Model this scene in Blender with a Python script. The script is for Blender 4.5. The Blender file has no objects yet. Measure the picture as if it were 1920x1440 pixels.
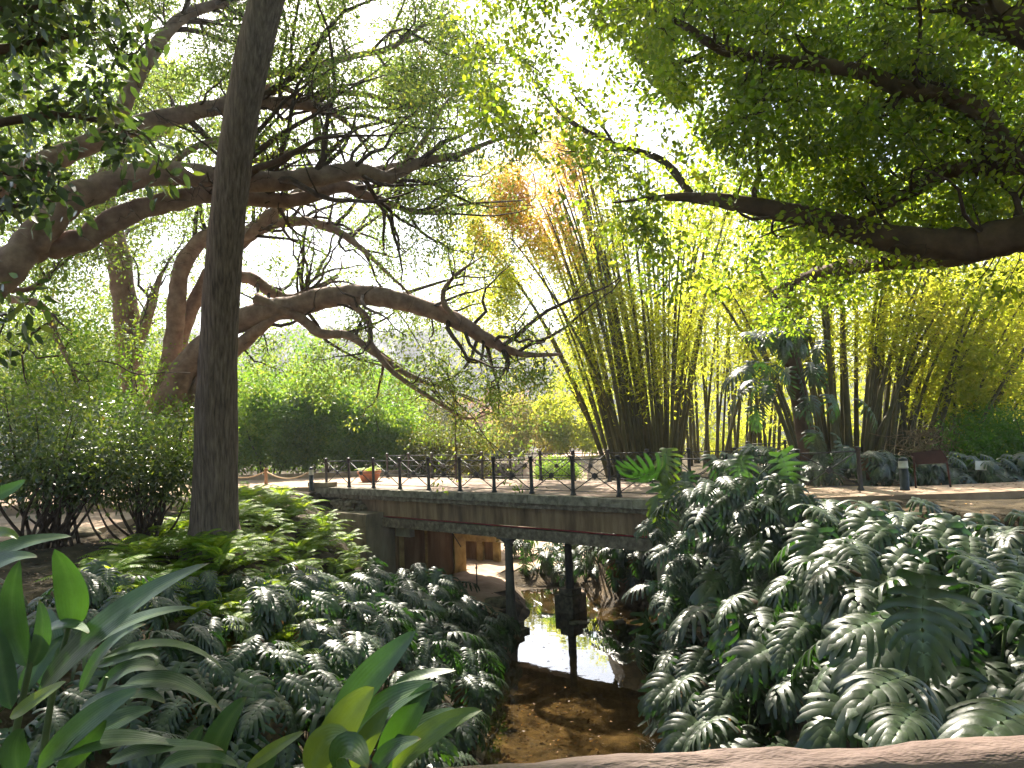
import bpy, math, random
import numpy as np
from mathutils import Vector, Matrix

# ------------------------------------------------------------------ camera, sky, sun, exposure
SC = bpy.context.scene
COL = SC.collection
F, CZ = 1333.0, 1.57                      # focal length in photo pixels, eye height
TH, RO = math.atan(92 / 1333.0), math.radians(2.3)
FW = np.array([0, math.cos(TH), math.sin(TH)])
U0 = np.array([0, -math.sin(TH), math.cos(TH)])
RT = math.cos(RO) * np.array([1.0, 0, 0]) - math.sin(RO) * U0
UP = math.sin(RO) * np.array([1.0, 0, 0]) + math.cos(RO) * U0
CC = np.array([0, 0, CZ])
cam_d = bpy.data.cameras.new("camera")
cam = bpy.data.objects.new("camera", cam_d)
COL.objects.link(cam)
cam_d.sensor_width = 36.0
cam_d.lens = 36.0 * F / 1920.0
cam_d.clip_start = 0.05
cam_d.clip_end = 3000
cam.matrix_world = Matrix(((RT[0], UP[0], -FW[0], 0), (RT[1], UP[1], -FW[1], 0), (RT[2], UP[2], -FW[2], CZ), (0, 0, 0, 1)))
SC.camera = cam

SUN_AZ, SUN_EL = math.radians(-15), math.radians(47)     # azimuth from +Y towards +X
SUN = np.array([math.sin(SUN_AZ) * math.cos(SUN_EL), math.cos(SUN_AZ) * math.cos(SUN_EL), math.sin(SUN_EL)])
world = bpy.data.worlds.new("World")
SC.world = world
world.use_nodes = True
nt = world.node_tree
bg = nt.nodes["Background"]
sky = nt.nodes.new("ShaderNodeTexSky")
sky.sky_type = 'NISHITA'
sky.sun_disc = False
sky.sun_elevation = SUN_EL
sky.sun_rotation = SUN_AZ
sky.air_density = 1.0
sky.dust_density = 2.5
sky.ozone_density = 0.6
nt.links.new(sky.outputs[0], bg.inputs[0])
bg.inputs[1].default_value = 0.072
sun_d = bpy.data.lights.new("sun", 'SUN')
sun_d.energy = 5.0
sun_d.angle = math.radians(0.55)
sun_d.color = (1.0, 0.92, 0.79)
sun = bpy.data.objects.new("sun", sun_d)
COL.objects.link(sun)
sun.rotation_euler = Vector(SUN).to_track_quat('Z', 'Y').to_euler()
sun.location = (0, 0, 60)
SC.view_settings.view_transform = 'Standard'
SC.view_settings.look = 'None'
SC.view_settings.exposure = 2.1
SC.view_settings.gamma = 1.0
SC.render.engine = 'CYCLES'
cy = SC.cycles
cy.max_bounces = 8
cy.diffuse_bounces = 4
cy.glossy_bounces = 3
cy.transmission_bounces = 4
cy.transparent_max_bounces = 8
cy.volume_bounces = 0
cy.caustics_reflective = False
cy.caustics_refractive = False
cy.sample_clamp_indirect = 6.0
cy.use_denoising = True
cy.use_adaptive_sampling = True
cy.adaptive_threshold = 0.02

# ------------------------------------------------------------------ helpers
def P(x, y, d):
    """photo pixel and distance ahead -> point of the place"""
    return CC + FW * d + RT * ((x - 960) / F * d) - UP * ((y - 720) / F * d)

def G(x, y, z):
    v = FW + RT * ((x - 960) / F) - UP * ((y - 720) / F)
    return CC + v * ((z - CZ) / v[2])

def nrm(a):
    a = np.asarray(a, float)
    return a / (np.linalg.norm(a, axis=-1, keepdims=True) + 1e-12)

def sstep(a, b, x):
    t = np.clip((np.asarray(x, float) - a) / (b - a), 0, 1)
    return t * t * (3 - 2 * t)

def tag(o, label=None, cat=None, group=None, kind=None):
    if label: o['label'] = label
    if cat: o['category'] = cat
    if group: o['group'] = group
    if kind: o['kind'] = kind
    return o

def empty(name, loc=(0, 0, 0), rz=0.0):
    o = bpy.data.objects.new(name, None)
    COL.objects.link(o)
    o.location = loc
    o.rotation_euler = (0, 0, rz)
    o.empty_display_size = 0.2
    return o

def wm(o):
    return o.matrix_basis if o.parent is None else wm(o.parent) @ o.matrix_parent_inverse @ o.matrix_basis

class MB:
    """collects polygons and links them as one mesh object"""
    def __init__(s):
        s.v, s.f, s.t, s.n = [], [], [], 0
    def add(s, V, Fc, tint=0.5):
        V = np.asarray(V, float).reshape(-1, 3)
        s.v.append(V)
        s.f.append(np.asarray(Fc, int) + s.n)
        s.t.append(np.broadcast_to(np.asarray(tint, float), (len(V),)))
        s.n += len(V)
        return s
    def box(s, x0, x1, y0, y1, z0, z1, M=None, tint=0.5, jit=0, rng=None):
        V = np.array([(x, y, z) for z in (z0, z1) for y in (y0, y1) for x in (x0, x1)], float)
        if jit: V = V + rng.normal(0, jit, V.shape)
        if M is not None: V = M(V)
        return s.add(V, [(0, 2, 3, 1), (4, 5, 7, 6), (0, 1, 5, 4), (1, 3, 7, 5), (3, 2, 6, 7), (2, 0, 4, 6)], tint)
    def tube(s, pts, rad, sides=8, tint=0.5, cap=True, ecc=None):
        V, Q = tube(pts, rad, sides)
        s.add(V, Q, tint)
        if cap:
            n = len(pts)
            base = s.n - n * sides
            c = MB
            for k, i0 in ((0, 0), (1, (n - 1) * sides)):
                ring = [base + i0 + j for j in range(sides)]
                if k == 0: ring = ring[::-1]
                s.f.append(np.array([ring]))
        return s
    def lathe(s, prof, origin=(0, 0, 0), sides=16, tint=0.5, M=None):
        a = np.linspace(0, 2 * math.pi, sides, endpoint=False)
        V = np.array([(r * math.cos(t), r * math.sin(t), z) for r, z in prof for t in a]) + np.asarray(origin)
        if M is not None: V = M(V)
        Q = [(i * sides + j, i * sides + (j + 1) % sides, (i + 1) * sides + (j + 1) % sides, (i + 1) * sides + j)
             for i in range(len(prof) - 1) for j in range(sides)]
        s.add(V, Q, tint)
        n0 = s.n - len(V)
        s.f.append(np.array([[n0 + j for j in range(sides)][::-1]]))
        s.f.append(np.array([[n0 + (len(prof) - 1) * sides + j for j in range(sides)]]))
        return s
    def mesh(s, name, mat, smooth=True):
        V = np.concatenate(s.v) if s.v else np.zeros((0, 3))
        idx = np.concatenate([f.ravel() for f in s.f])
        tot = np.concatenate([np.full(len(f), f.shape[1]) for f in s.f])
        st = np.concatenate([[0], np.cumsum(tot)[:-1]])
        me = bpy.data.meshes.new(name)
        me.vertices.add(len(V)); me.vertices.foreach_set("co", V.ravel().astype(np.float32))
        me.loops.add(len(idx)); me.loops.foreach_set("vertex_index", idx.astype(np.int32))
        me.polygons.add(len(tot))
        me.polygons.foreach_set("loop_start", st.astype(np.int32))
        me.polygons.foreach_set("loop_total", tot.astype(np.int32))
        me.polygons.foreach_set("use_smooth", np.full(len(tot), bool(smooth)))
        at = me.attributes.new("tint", 'FLOAT', 'POINT')
        at.data.foreach_set("value", np.concatenate(s.t).astype(np.float32))
        me.materials.append(mat)
        me.update(calc_edges=True)
        return me
    def build(s, name, mat, parent=None, smooth=True):
        o = bpy.data.objects.new(name, s.mesh(name, mat, smooth))
        COL.objects.link(o)
        if parent is not None:
            o.parent = parent
            o.matrix_parent_inverse = wm(parent).inverted()
        return o

def tube(pts, rad, sides=8):
    pts = np.asarray(pts, float)
    n = len(pts)
    rad = np.broadcast_to(np.asarray(rad, float), (n,))
    T = nrm(np.gradient(pts, axis=0))
    ref = np.array([0, 0, 1.0]) if abs(T[0][2]) < 0.9 else np.array([1.0, 0, 0])
    u = nrm(np.cross(T[0], ref))
    a = np.linspace(0, 2 * math.pi, sides, endpoint=False)
    V = np.zeros((n, sides, 3))
    for i in range(n):
        u = nrm(u - T[i] * (u @ T[i]))
        w = np.cross(T[i], u)
        V[i] = pts[i] + rad[i] * (np.cos(a)[:, None] * u + np.sin(a)[:, None] * w)
    j = np.arange(sides)
    Q = np.concatenate([np.stack([i * sides + j, i * sides + (j + 1) % sides, (i + 1) * sides + (j + 1) % sides, (i + 1) * sides + j], 1) for i in range(n - 1)])
    return V.reshape(-1, 3), Q

def spline(pts, rad, per=5):
    """Catmull-Rom through the points, radii alongside"""
    p = np.asarray(pts, float); r = np.asarray(rad, float)
    q = np.concatenate([[2 * p[0] - p[1]], p, [2 * p[-1] - p[-2]]])
    out, ro = [], []
    for i in range(len(p) - 1):
        a, b, c, d = q[i], q[i + 1], q[i + 2], q[i + 3]
        for t in np.linspace(0, 1, per, endpoint=False):
            out.append(0.5 * ((2 * b) + (c - a) * t + (2 * a - 5 * b + 4 * c - d) * t * t + (3 * b - a - 3 * c + d) * t ** 3))
            ro.append(r[i] + (r[i + 1] - r[i]) * t)
    out.append(p[-1]); ro.append(r[-1])
    return np.array(out), np.array(ro)

def cards(mb, Pt, A, N, L, W, tint, shape='hex', curl=0.12):
    """leaf blades: base point, axis, normal, length, width"""
    Pt = np.asarray(Pt, float); A = nrm(A); N = nrm(N - A * np.sum(N * A, 1, keepdims=True)); S = np.cross(N, A)
    n = len(Pt)
    if shape == 'hex':
        uv = [(0, 0), (.28, .5), (.68, .42), (1, 0), (.68, -.42), (.28, -.5)]
    elif shape == 'quad':
        uv = [(0, 0), (.45, .5), (1, 0), (.45, -.5)]
    elif shape == 'tri':
        uv = [(0, -.5), (1, 0), (0, .5)]
    L = np.broadcast_to(L, (n,))[:, None]; W = np.broadcast_to(W, (n,))[:, None]
    V = np.stack([Pt + A * u * L + S * v * W - N * (u * u * curl) * L for u, v in uv], 1)
    k = len(uv)
    Fc = np.arange(n * k).reshape(n, k)
    mb.add(V.reshape(-1, 3), Fc, np.repeat(np.broadcast_to(tint, (n,)), k))

# sun gaps: leaves standing in the way of these sunlit patches of ground are left off (real gaps in the canopy)
def hash_noise(x, y, seed=0):
    xi, yi = np.floor(x).astype(int), np.floor(y).astype(int)
    fx, fy = x - xi, y - yi
    fx, fy = fx * fx * (3 - 2 * fx), fy * fy * (3 - 2 * fy)
    def h(a, b):
        v = np.sin(a * 127.1 + b * 311.7 + seed * 74.7) * 43758.5453
        return v - np.floor(v)
    return (h(xi, yi) * (1 - fx) + h(xi + 1, yi) * fx) * (1 - fy) + (h(xi, yi + 1) * (1 - fx) + h(xi + 1, yi + 1) * fx) * fy

GAPS = [  # x, y, z of a patch, radius, how open (0..1)
    (-2.0, 22.0, 0.0, 3.2, .85), (1.5, 19.0, 0.0, 3.0, .85), (5.0, 16.5, 0, 2.5, .85),
    (2.8, 12.5, -.4, 1.9, .9), (2.8, 9.5, -.3, 2.0, .92), (3.4, 6.5, -.2, 2.2, .92), (2.6, 4.2, -.1, 1.6, .9), (2.4, 10.5, -.6, .7, .97, 1), (1.4, 1.34, 1.0, 1.1, .8), (3.6, 8.4, 0, .7, .97, 1), (4.9, 7.2, 0, .6, .97, 1), (5.9, 9.4, 0, .8, .97, 1), (3.4, 11.6, 0, .7, .97, 1), (2.5, 5.0, 0, .5, .97, 1), (3.3, 4.3, 0, .5, .97, 1), (-2.6, 7.6, -1, .6, .97, 1), (-3.3, 10, -.9, .7, .97, 1), (-.9, 5.8, -1.5, .5, .97, 1), (-.8, 11.5, -2.2, .6, .97, 1), (4.6, 10.8, 0, .7, .95, 1), (2.4, 6.4, -.3, .6, .97, 1), (1.9, 3.4, 0, .5, .97, 1), (-1.4, 9, -1.6, .7, .97, 1), (-2.4, 11.5, -1.3, .8, .97, 1),
    (5.2, 9.0, 0, 2.0, .8), (0.1, 14.4, -3.7, .75, 1.0, 1), (1.6, 12.6, -3.7, .6, 1.0, 1), (0.5, 14.4, -3.7, 1.1, .97), (1.4, 12.6, -3.7, .8, .8),
    (-1.6, 7.0, -1.2, 2.0, .85), (-1.8, 10.0, -1.6, 2.2, .9), (-4.0, 12.0, -.5, 2.2, .95), (-4.6, 16.6, -.3, 1.2, .95, 1), (-5.6, 19.5, -.3, 1.0, .95, 1), (-1.1, 3.0, .5, 1.3, .88), (-.4, 13.5, -2.4, 1.5, .9),
    (-3.0, 15.5, -.8, 2.4, .97), (-5.5, 17.5, -.2, 2.8, .98), (-4.8, 20, -.4, 2.6, .98), (-7, 15, -.2, 2.5, .8), (-.9, 24.5, -3.1, 1.8, .97), (-9, 24, 0, 2.5, .8), (-6.5, 13, 1.5, 2.0, .7), (-.5, 2.1, .6, .7, .95), (-1.5, 2.6, .6, .8, .85), (-.5, 2.0, .7, .45, .97, 1), (2.9, 8, -.2, .8, .95, 1), (3.2, 5.2, -.1, .7, .95, 1),
]
def sun_keep(Pt, rng):
    p = np.zeros(len(Pt))
    for (x, y, z, r, o, *full) in GAPS:
        k = (Pt[:, 2] - z) / SUN[2]
        gx = Pt[:, 0] - SUN[0] * k - x; gy = Pt[:, 1] - SUN[1] * k - y
        d = np.sqrt(gx * gx + gy * gy) / r
        nz = hash_noise((gx + x) * 1.1 + 9, (gy + y) * 1.1 + 5, 3)
        n2 = .6 * hash_noise((gx + x) * 1.7 + 9, (gy + y) * 1.7 + 5, 3) + .4 * hash_noise((gx + x) * 4.1, (gy + y) * 4.1, 8)
        open_ = o * (1 - sstep(.7, 1.25, d + (nz - .5) * .5)) * (1 if full else sstep(.36, .5, n2))
        p = np.maximum(p, np.where(k > 0.3, open_, 0))
    return rng.random(len(Pt)) > p

def cloud(mb, C, rad, per, L, W, rng, up=.6, droop=.2, tint=(0, 1), shape='quad', flat=1.0, keep=True, clump_tint=.5):
    """leaves round each of the points C"""
    C = np.asarray(C, float).reshape(-1, 3)
    n = len(C)
    if n == 0: return
    R = np.broadcast_to(rad, (n,))
    D = nrm(rng.normal(size=(n, per, 3)))
    rr = rng.random((n, per, 1)) ** .45
    O = D * rr * R[:, None, None]
    O[..., 2] *= flat
    Q = (C[:, None, :] + O).reshape(-1, 3)
    A = D.reshape(-1, 3) * .8 + rng.normal(0, .5, (n * per, 3)); A[:, 2] -= droop
    N = rng.normal(0, 1 - up, (n * per, 3)); N[:, 2] += up
    ct = rng.random((n, 1)) * clump_tint + rng.random((n, per)) * (1 - clump_tint)
    t = tint[0] + (tint[1] - tint[0]) * ct.reshape(-1)
    s = rng.uniform(.7, 1.25, n * per)
    if keep:
        m = sun_keep(Q, rng)
        Q, A, N, t, s = Q[m], A[m], N[m], t[m], s[m]
    cards(mb, Q, A, N, L * s, W * s, t, shape)

# ------------------------------------------------------------------ materials
def mat_new(name):
    m = bpy.data.materials.new(name)
    m.use_nodes = True
    t = m.node_tree
    b = t.nodes["Principled BSDF"]
    return m, t, b

def ramp(t, src, stops):
    r = t.nodes.new("ShaderNodeValToRGB")
    e = r.color_ramp.elements
    while len(e) < len(stops): e.new(.5)
    for i, (p, c) in enumerate(stops):
        e[i].position = p; e[i].color = (*c, 1)
    t.links.new(src, r.inputs[0])
    return r.outputs[0]

def noise(t, scale, detail=4, rough=.6, vec=None, stretch=None, obj=True):
    n = t.nodes.new("ShaderNodeTexNoise")
    n.inputs["Scale"].default_value = scale
    n.inputs["Detail"].default_value = detail
    n.inputs["Roughness"].default_value = rough
    tc = t.nodes.new("ShaderNodeTexCoord")
    mp = t.nodes.new("ShaderNodeMapping")
    if stretch: mp.inputs["Scale"].default_value = stretch
    t.links.new(tc.outputs["Object"], mp.inputs[0])
    t.links.new(mp.outputs[0], n.inputs["Vector"])
    return n.outputs["Fac"]

def bump(t, b, src, strength=.4, dist=.02):
    n = t.nodes.new("ShaderNodeBump")
    n.inputs["Strength"].default_value = strength
    n.inputs["Distance"].default_value = dist
    t.links.new(src, n.inputs["Height"])
    t.links.new(n.outputs[0], b.inputs["Normal"])

def surf(name, stops, scale=6, rough=.8, stretch=None, bs=.4, bd=.02, spec=.3, detail=6, fine=None):
    m, t, b = mat_new(name)
    f = noise(t, scale, detail, .62, stretch=stretch)
    c = ramp(t, f, stops)
    t.links.new(c, b.inputs["Base Color"])
    b.inputs["Roughness"].default_value = rough
    b.inputs["Specular IOR Level"].default_value = spec
    h = noise(t, fine, 5, .65, stretch=stretch) if fine else f
    bump(t, b, h, bs, bd)
    return m

def leaf(name, stops, tstops=None, trans=.45, rough=.5, spec=.35, rib=None):
    m, t, b = mat_new(name)
    a = t.nodes.new("ShaderNodeAttribute"); a.attribute_name = "tint"
    c = ramp(t, a.outputs["Fac"], stops)
    c2 = ramp(t, a.outputs["Fac"], tstops or stops)
    if rib:
        r = t.nodes.new("ShaderNodeAttribute"); r.attribute_name = "rib"
        mx = t.nodes.new("ShaderNodeMix"); mx.data_type = 'RGBA'
        t.links.new(r.outputs["Fac"], mx.inputs[0]); t.links.new(c, mx.inputs[6]); mx.inputs[7].default_value = (*rib, 1)
        c = mx.outputs[2]
    t.links.new(c, b.inputs["Base Color"])
    if rib:
        nz = ramp(t, noise(t, 7, 6, .65), [(.35, (.55, .58, .55)), (.55, (1, 1, 1)), (.72, (1.35, 1.25, 1.1))])
        m2 = t.nodes.new("ShaderNodeMix"); m2.data_type = 'RGBA'; m2.blend_type = 'MULTIPLY'; m2.inputs[0].default_value = 1
        t.links.new(c, m2.inputs[6]); t.links.new(nz, m2.inputs[7]); c = m2.outputs[2]
        tp_ = t.nodes.new("ShaderNodeAttribute"); tp_.attribute_name = "tip"
        m3 = t.nodes.new("ShaderNodeMix"); m3.data_type = 'RGBA'
        t.links.new(tp_.outputs["Fac"], m3.inputs[0]); t.links.new(c, m3.inputs[6]); m3.inputs[7].default_value = (.20, .11, .04, 1); c = m3.outputs[2]
        va = t.nodes.new("ShaderNodeAttribute"); va.attribute_name = "vein"
        sn = t.nodes.new("ShaderNodeMath"); sn.operation = 'SINE'; t.links.new(va.outputs["Fac"], sn.inputs[0])
        ad = t.nodes.new("ShaderNodeMath"); ad.operation = 'MULTIPLY_ADD'; ad.inputs[1].default_value = .25
        t.links.new(sn.outputs[0], ad.inputs[0]); t.links.new(noise(t, 30, 3, .6), ad.inputs[2])
        bump(t, b, ad.outputs[0], .18, .006)
        t.links.new(c, b.inputs["Base Color"])
        rr = ramp(t, noise(t, 5, 4, .6), [(.35, (rough + .12,) * 3), (.65, (rough - .1,) * 3)])
        t.links.new(rr, b.inputs["Roughness"])
    else:
        b.inputs["Roughness"].default_value = rough
    b.inputs["Specular IOR Level"].default_value = spec
    tr = t.nodes.new("ShaderNodeBsdfTranslucent")
    t.links.new(c2, tr.inputs[0])
    mix = t.nodes.new("ShaderNodeMixShader"); mix.inputs[0].default_value = trans
    t.links.new(b.outputs[0], mix.inputs[1]); t.links.new(tr.outputs[0], mix.inputs[2])
    t.links.new(mix.outputs[0], t.nodes["Material Output"].inputs[0])
    return m

M = {}
M['bark_dark'] = surf('bark_dark', [(.28, (.055, .040, .034)), (.5, (.165, .118, .096)), (.72, (.29, .215, .175))], 24, .9, (1, 1, .10), 1.0, .05, .15, fine=30)
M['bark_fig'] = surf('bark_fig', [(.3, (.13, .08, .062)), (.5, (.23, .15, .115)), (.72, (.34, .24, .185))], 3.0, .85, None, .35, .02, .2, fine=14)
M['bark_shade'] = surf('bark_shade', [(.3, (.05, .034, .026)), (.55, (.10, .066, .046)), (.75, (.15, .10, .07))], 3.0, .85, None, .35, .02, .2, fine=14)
M['twig'] = surf('twig', [(.3, (.045, .032, .026)), (.7, (.10, .07, .052))], 8, .9, None, .2, .01, .1)
M['culm'] = surf('culm', [(.3, (.04, .04, .014)), (.5, (.08, .07, .022)), (.7, (.14, .11, .034))], 5, .55, (1, 1, .4), .15, .005, .4)
M['dry'] = surf('dry', [(.3, (.16, .10, .05)), (.7, (.36, .26, .15))], 6, .8, None, .2, .01, .2)
M['soil'] = surf('soil', [(.3, (.022, .018, .012)), (.5, (.058, .045, .028)), (.7, (.125, .095, .058))], 2.2, .95, None, .7, .06, .1, detail=10, fine=9)
M['sand'] = surf('sand', [(.3, (.27, .19, .135)), (.5, (.40, .29, .21)), (.7, (.50, .385, .29))], 1.6, .95, None, .35, .02, .1, detail=10, fine=26)
M['deck'] = surf('deck', [(.3, (.22, .15, .115)), (.5, (.32, .235, .185)), (.72, (.41, .315, .25))], 1.3, .9, None, .3, .015, .15, detail=10, fine=30)
M['coping'] = surf('coping', [(.3, (.10, .09, .07)), (.5, (.24, .215, .17)), (.7, (.38, .345, .28))], 5, .9, None, .6, .03, .15, detail=10, fine=14)
M['concrete'] = surf('concrete', [(.3, (.16, .135, .10)), (.5, (.27, .225, .165)), (.7, (.37, .32, .24))], 2.5, .9, (1, 1, .35), .4, .02, .15, detail=10, fine=12)
M['fascia'] = surf('fascia', [(.3, (.10, .068, .046)), (.5, (.25, .165, .10)), (.7, (.38, .27, .17))], 4.0, .85, (1, 1, .14), .35, .015, .2, detail=10, fine=10)
M['girder'] = surf('girder', [(.3, (.07, .056, .042)), (.5, (.19, .155, .115)), (.7, (.34, .29, .22))], 7, .85, None, .6, .02, .2, detail=10, fine=22)
M['rust_wall'] = surf('rust_wall', [(.3, (.085, .05, .028)), (.5, (.21, .13, .07)), (.68, (.34, .235, .135))], 2.6, .9, (1, 1, .16), .5, .02, .15, detail=10, fine=8)
M['yellow_wall'] = surf('yellow_wall', [(.3, (.22, .15, .06)), (.6, (.45, .33, .14)), (.75, (.52, .40, .2))], 3, .9, None, .3, .02, .1)
M['iron'] = surf('iron', [(.3, (.016, .016, .018)), (.7, (.045, .043, .045))], 12, .5, None, .25, .004, .5)
M['column'] = surf('column', [(.3, (.06, .055, .05)), (.7, (.17, .155, .14))], 8, .7, (1, 1, .3), .3, .01, .3)
M['red'] = surf('red', [(.3, (.16, .012, .015)), (.7, (.28, .02, .025))], 8, .5, None, .1, .004, .4)
M['terracotta'] = surf('terracotta', [(.3, (.32, .12, .06)), (.7, (.48, .21, .12))], 8, .8, None, .2, .006, .2)
M['white_plastic'] = surf('white_plastic', [(.3, (.52, .50, .44)), (.7, (.72, .70, .64))], 10, .5, None, .05, .002, .4)
M['navy'] = surf('navy', [(.3, (.02, .026, .034)), (.7, (.045, .055, .066))], 9, .5, None, .1, .003, .4)
M['sign_red'] = surf('sign_red', [(.3, (.028, .009, .007)), (.7, (.05, .018, .013))], 7, .6, None, .1, .003, .3)
M['plaque'] = surf('plaque', [(.3, (.50, .50, .48)), (.7, (.68, .68, .66))], 9, .5, None, .05, .002, .3)
M['ink'] = surf('ink', [(.3, (.05, .05, .05)), (.7, (.09, .09, .09))], 9, .7, None, .05, .002, .2)
M['box_grey'] = surf('box_grey', [(.3, (.24, .23, .19)), (.7, (.36, .345, .29))], 5, .6, None, .1, .003, .3)
M['stone'] = surf('stone', [(.3, (.10, .085, .06)), (.5, (.20, .17, .12)), (.7, (.31, .27, .19))], 7, .95, None, .6, .03, .1, fine=18)
M['wood_post'] = surf('wood_post', [(.3, (.16, .10, .065)), (.7, (.32, .215, .145))], 10, .85, (1, 1, .2), .4, .01, .2)
M['rope'] = surf('rope', [(.3, (.33, .24, .15)), (.7, (.52, .40, .27))], 40, .9, None, .3, .004, .1)
M['rail_log'] = surf('rail_log', [(.3, (.05, .031, .027)), (.5, (.145, .098, .084)), (.72, (.26, .19, .165))], 5.0, .75, (.35, 1, 1), .9, .025, .3, detail=10, fine=11)
M['bank_litter'] = surf('bank_litter', [(.3, (.045, .034, .022)), (.5, (.13, .096, .058)), (.68, (.27, .20, .125))], 2.2, .9, None, .7, .03, .2, detail=10, fine=22)

M['monstera'] = leaf('monstera', [(0, (.024, .042, .019)), (.55, (.038, .062, .027)), (.8, (.05, .09, .025)), (1, (.10, .15, .03))],
                     [(0, (.035, .12, .010)), (.55, (.06, .18, .012)), (.8, (.12, .30, .015)), (1, (.28, .42, .02))], .24, .42, 1.0, rib=(.10, .15, .08))
M['dead_leaf'] = leaf('dead_leaf', [(0, (.10, .06, .03)), (.5, (.17, .11, .05)), (1, (.24, .18, .05))], [(0, (.2, .1, .03)), (1, (.42, .3, .06))], .3, .6, .3, rib=(.2, .14, .07))
M['ginger'] = leaf('ginger', [(0, (.045, .085, .045)), (.6, (.07, .125, .06)), (1, (.15, .21, .05))],
                   [(0, (.03, .10, .01)), (.6, (.08, .20, .012)), (1, (.34, .46, .02))], .25, .40, .5, rib=(.12, .18, .08))
M['fig'] = leaf('fig', [(0, (.03, .07, .018)), (.6, (.06, .12, .022)), (1, (.16, .2, .03))],
                [(0, (.14, .25, .035)), (.5, (.27, .40, .05)), (.85, (.48, .52, .06)), (1, (.62, .48, .07))], .5, .5, .4)
M['fig_near'] = leaf('fig_near', [(0, (.022, .040, .014)), (.6, (.045, .075, .02)), (1, (.1, .13, .025))],
                     [(0, (.14, .28, .016)), (.45, (.36, .52, .024)), (.8, (.64, .74, .035)), (1, (.84, .80, .05))], .58, .32, .6)
M['magnolia'] = leaf('magnolia', [(0, (.018, .030, .016)), (.6, (.034, .052, .024)), (1, (.09, .10, .03))],
                     [(0, (.04, .08, .01)), (.7, (.09, .16, .014)), (1, (.36, .42, .03))], .34, .3, .6)
M['bamboo'] = leaf('bamboo', [(0, (.06, .10, .015)), (.6, (.13, .16, .022)), (1, (.24, .22, .035))],
                   [(0, (.40, .54, .03)), (.5, (.68, .72, .05)), (1, (.92, .80, .09))], .68, .55, .3)
M['bamboo_gold'] = leaf('bamboo_gold', [(0, (.16, .17, .03)), (.5, (.28, .2, .05)), (1, (.32, .15, .05))],
                        [(0, (.80, .72, .06)), (.5, (.86, .56, .10)), (1, (.80, .36, .12))], .66, .55, .25)
M['hedge'] = leaf('hedge', [(0, (.035, .09, .014)), (.6, (.07, .15, .02)), (1, (.14, .22, .03))],
                  [(0, (.13, .33, .02)), (.6, (.30, .50, .03)), (1, (.54, .62, .04))], .46, .5, .35)
M['dark_bush'] = leaf('dark_bush', [(0, (.04, .055, .02)), (.6, (.08, .09, .03)), (1, (.16, .12, .04))],
                      [(0, (.12, .18, .02)), (.6, (.24, .26, .03)), (1, (.42, .28, .05))], .4, .55, .25)
M['pale_tree'] = leaf('pale_tree', [(0, (.12, .15, .04)), (.6, (.22, .22, .06)), (1, (.32, .24, .08))],
                      [(0, (.34, .42, .06)), (.6, (.5, .46, .07)), (1, (.6, .4, .1))], .5, .6, .2)
M['pink_tree'] = leaf('pink_tree', [(0, (.25, .15, .10)), (1, (.36, .25, .16))], [(0, (.5, .28, .16)), (1, (.6, .4, .24))], .5, .6, .2)
M['wood_far'] = leaf('wood_far', [(0, (.045, .06, .035)), (.6, (.08, .09, .05)), (1, (.15, .12, .07))],
                     [(0, (.1, .13, .06)), (1, (.2, .18, .09))], .25, .7, .1)
M['shrub'] = leaf('shrub', [(0, (.030, .05, .028)), (.6, (.055, .085, .042)), (.96, (.11, .15, .045)), (1, (.35, .15, .02))],
                  [(0, (.08, .16, .02)), (.6, (.20, .30, .03)), (.96, (.45, .48, .05)), (1, (.6, .26, .03))], .36, .30, .75)
M['fern'] = leaf('fern', [(0, (.10, .18, .03)), (.6, (.18, .27, .045)), (1, (.30, .35, .07))],
                 [(0, (.24, .46, .02)), (.6, (.46, .60, .03)), (1, (.66, .66, .05))], .55, .5, .3)
M['litter'] = leaf('litter', [(0, (.04, .022, .011)), (.6, (.10, .05, .018)), (.88, (.24, .11, .025)), (1, (.48, .27, .07))], None, .2, .6, .3)
M['stem_green'] = surf('stem_green', [(.3, (.05, .08, .025)), (.7, (.10, .14, .045))], 8, .6, None, .1, .003, .4)

def water_mat():
    m, t, b = mat_new('water')
    t.nodes.remove(b)
    fr = t.nodes.new("ShaderNodeFresnel"); fr.inputs[0].default_value = 1.40
    tr = t.nodes.new("ShaderNodeBsdfTransparent"); tr.inputs[0].default_value = (.84, .75, .54, 1)
    gl = t.nodes.new("ShaderNodeBsdfGlossy"); gl.inputs["Roughness"].default_value = .015
    mx = t.nodes.new("ShaderNodeMixShader")
    ml = t.nodes.new("ShaderNodeMath"); ml.operation = 'MULTIPLY_ADD'; ml.inputs[1].default_value = 2.3; ml.inputs[2].default_value = .03
    ml.use_clamp = True
    bp = t.nodes.new("ShaderNodeBump"); bp.inputs["Strength"].default_value = .11; bp.inputs["Distance"].default_value = .02
    t.links.new(noise(t, 2.2, 3, .5), bp.inputs["Height"])
    t.links.new(bp.outputs[0], gl.inputs["Normal"]); t.links.new(bp.outputs[0], fr.inputs["Normal"])
    t.links.new(fr.outputs[0], ml.inputs[0]); t.links.new(ml.outputs[0], mx.inputs[0])
    t.links.new(tr.outputs[0], mx.inputs[1]); t.links.new(gl.outputs[0], mx.inputs[2])
    t.links.new(mx.outputs[0], t.nodes["Material Output"].inputs[0])
    return m
M['water'] = water_mat()

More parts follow.
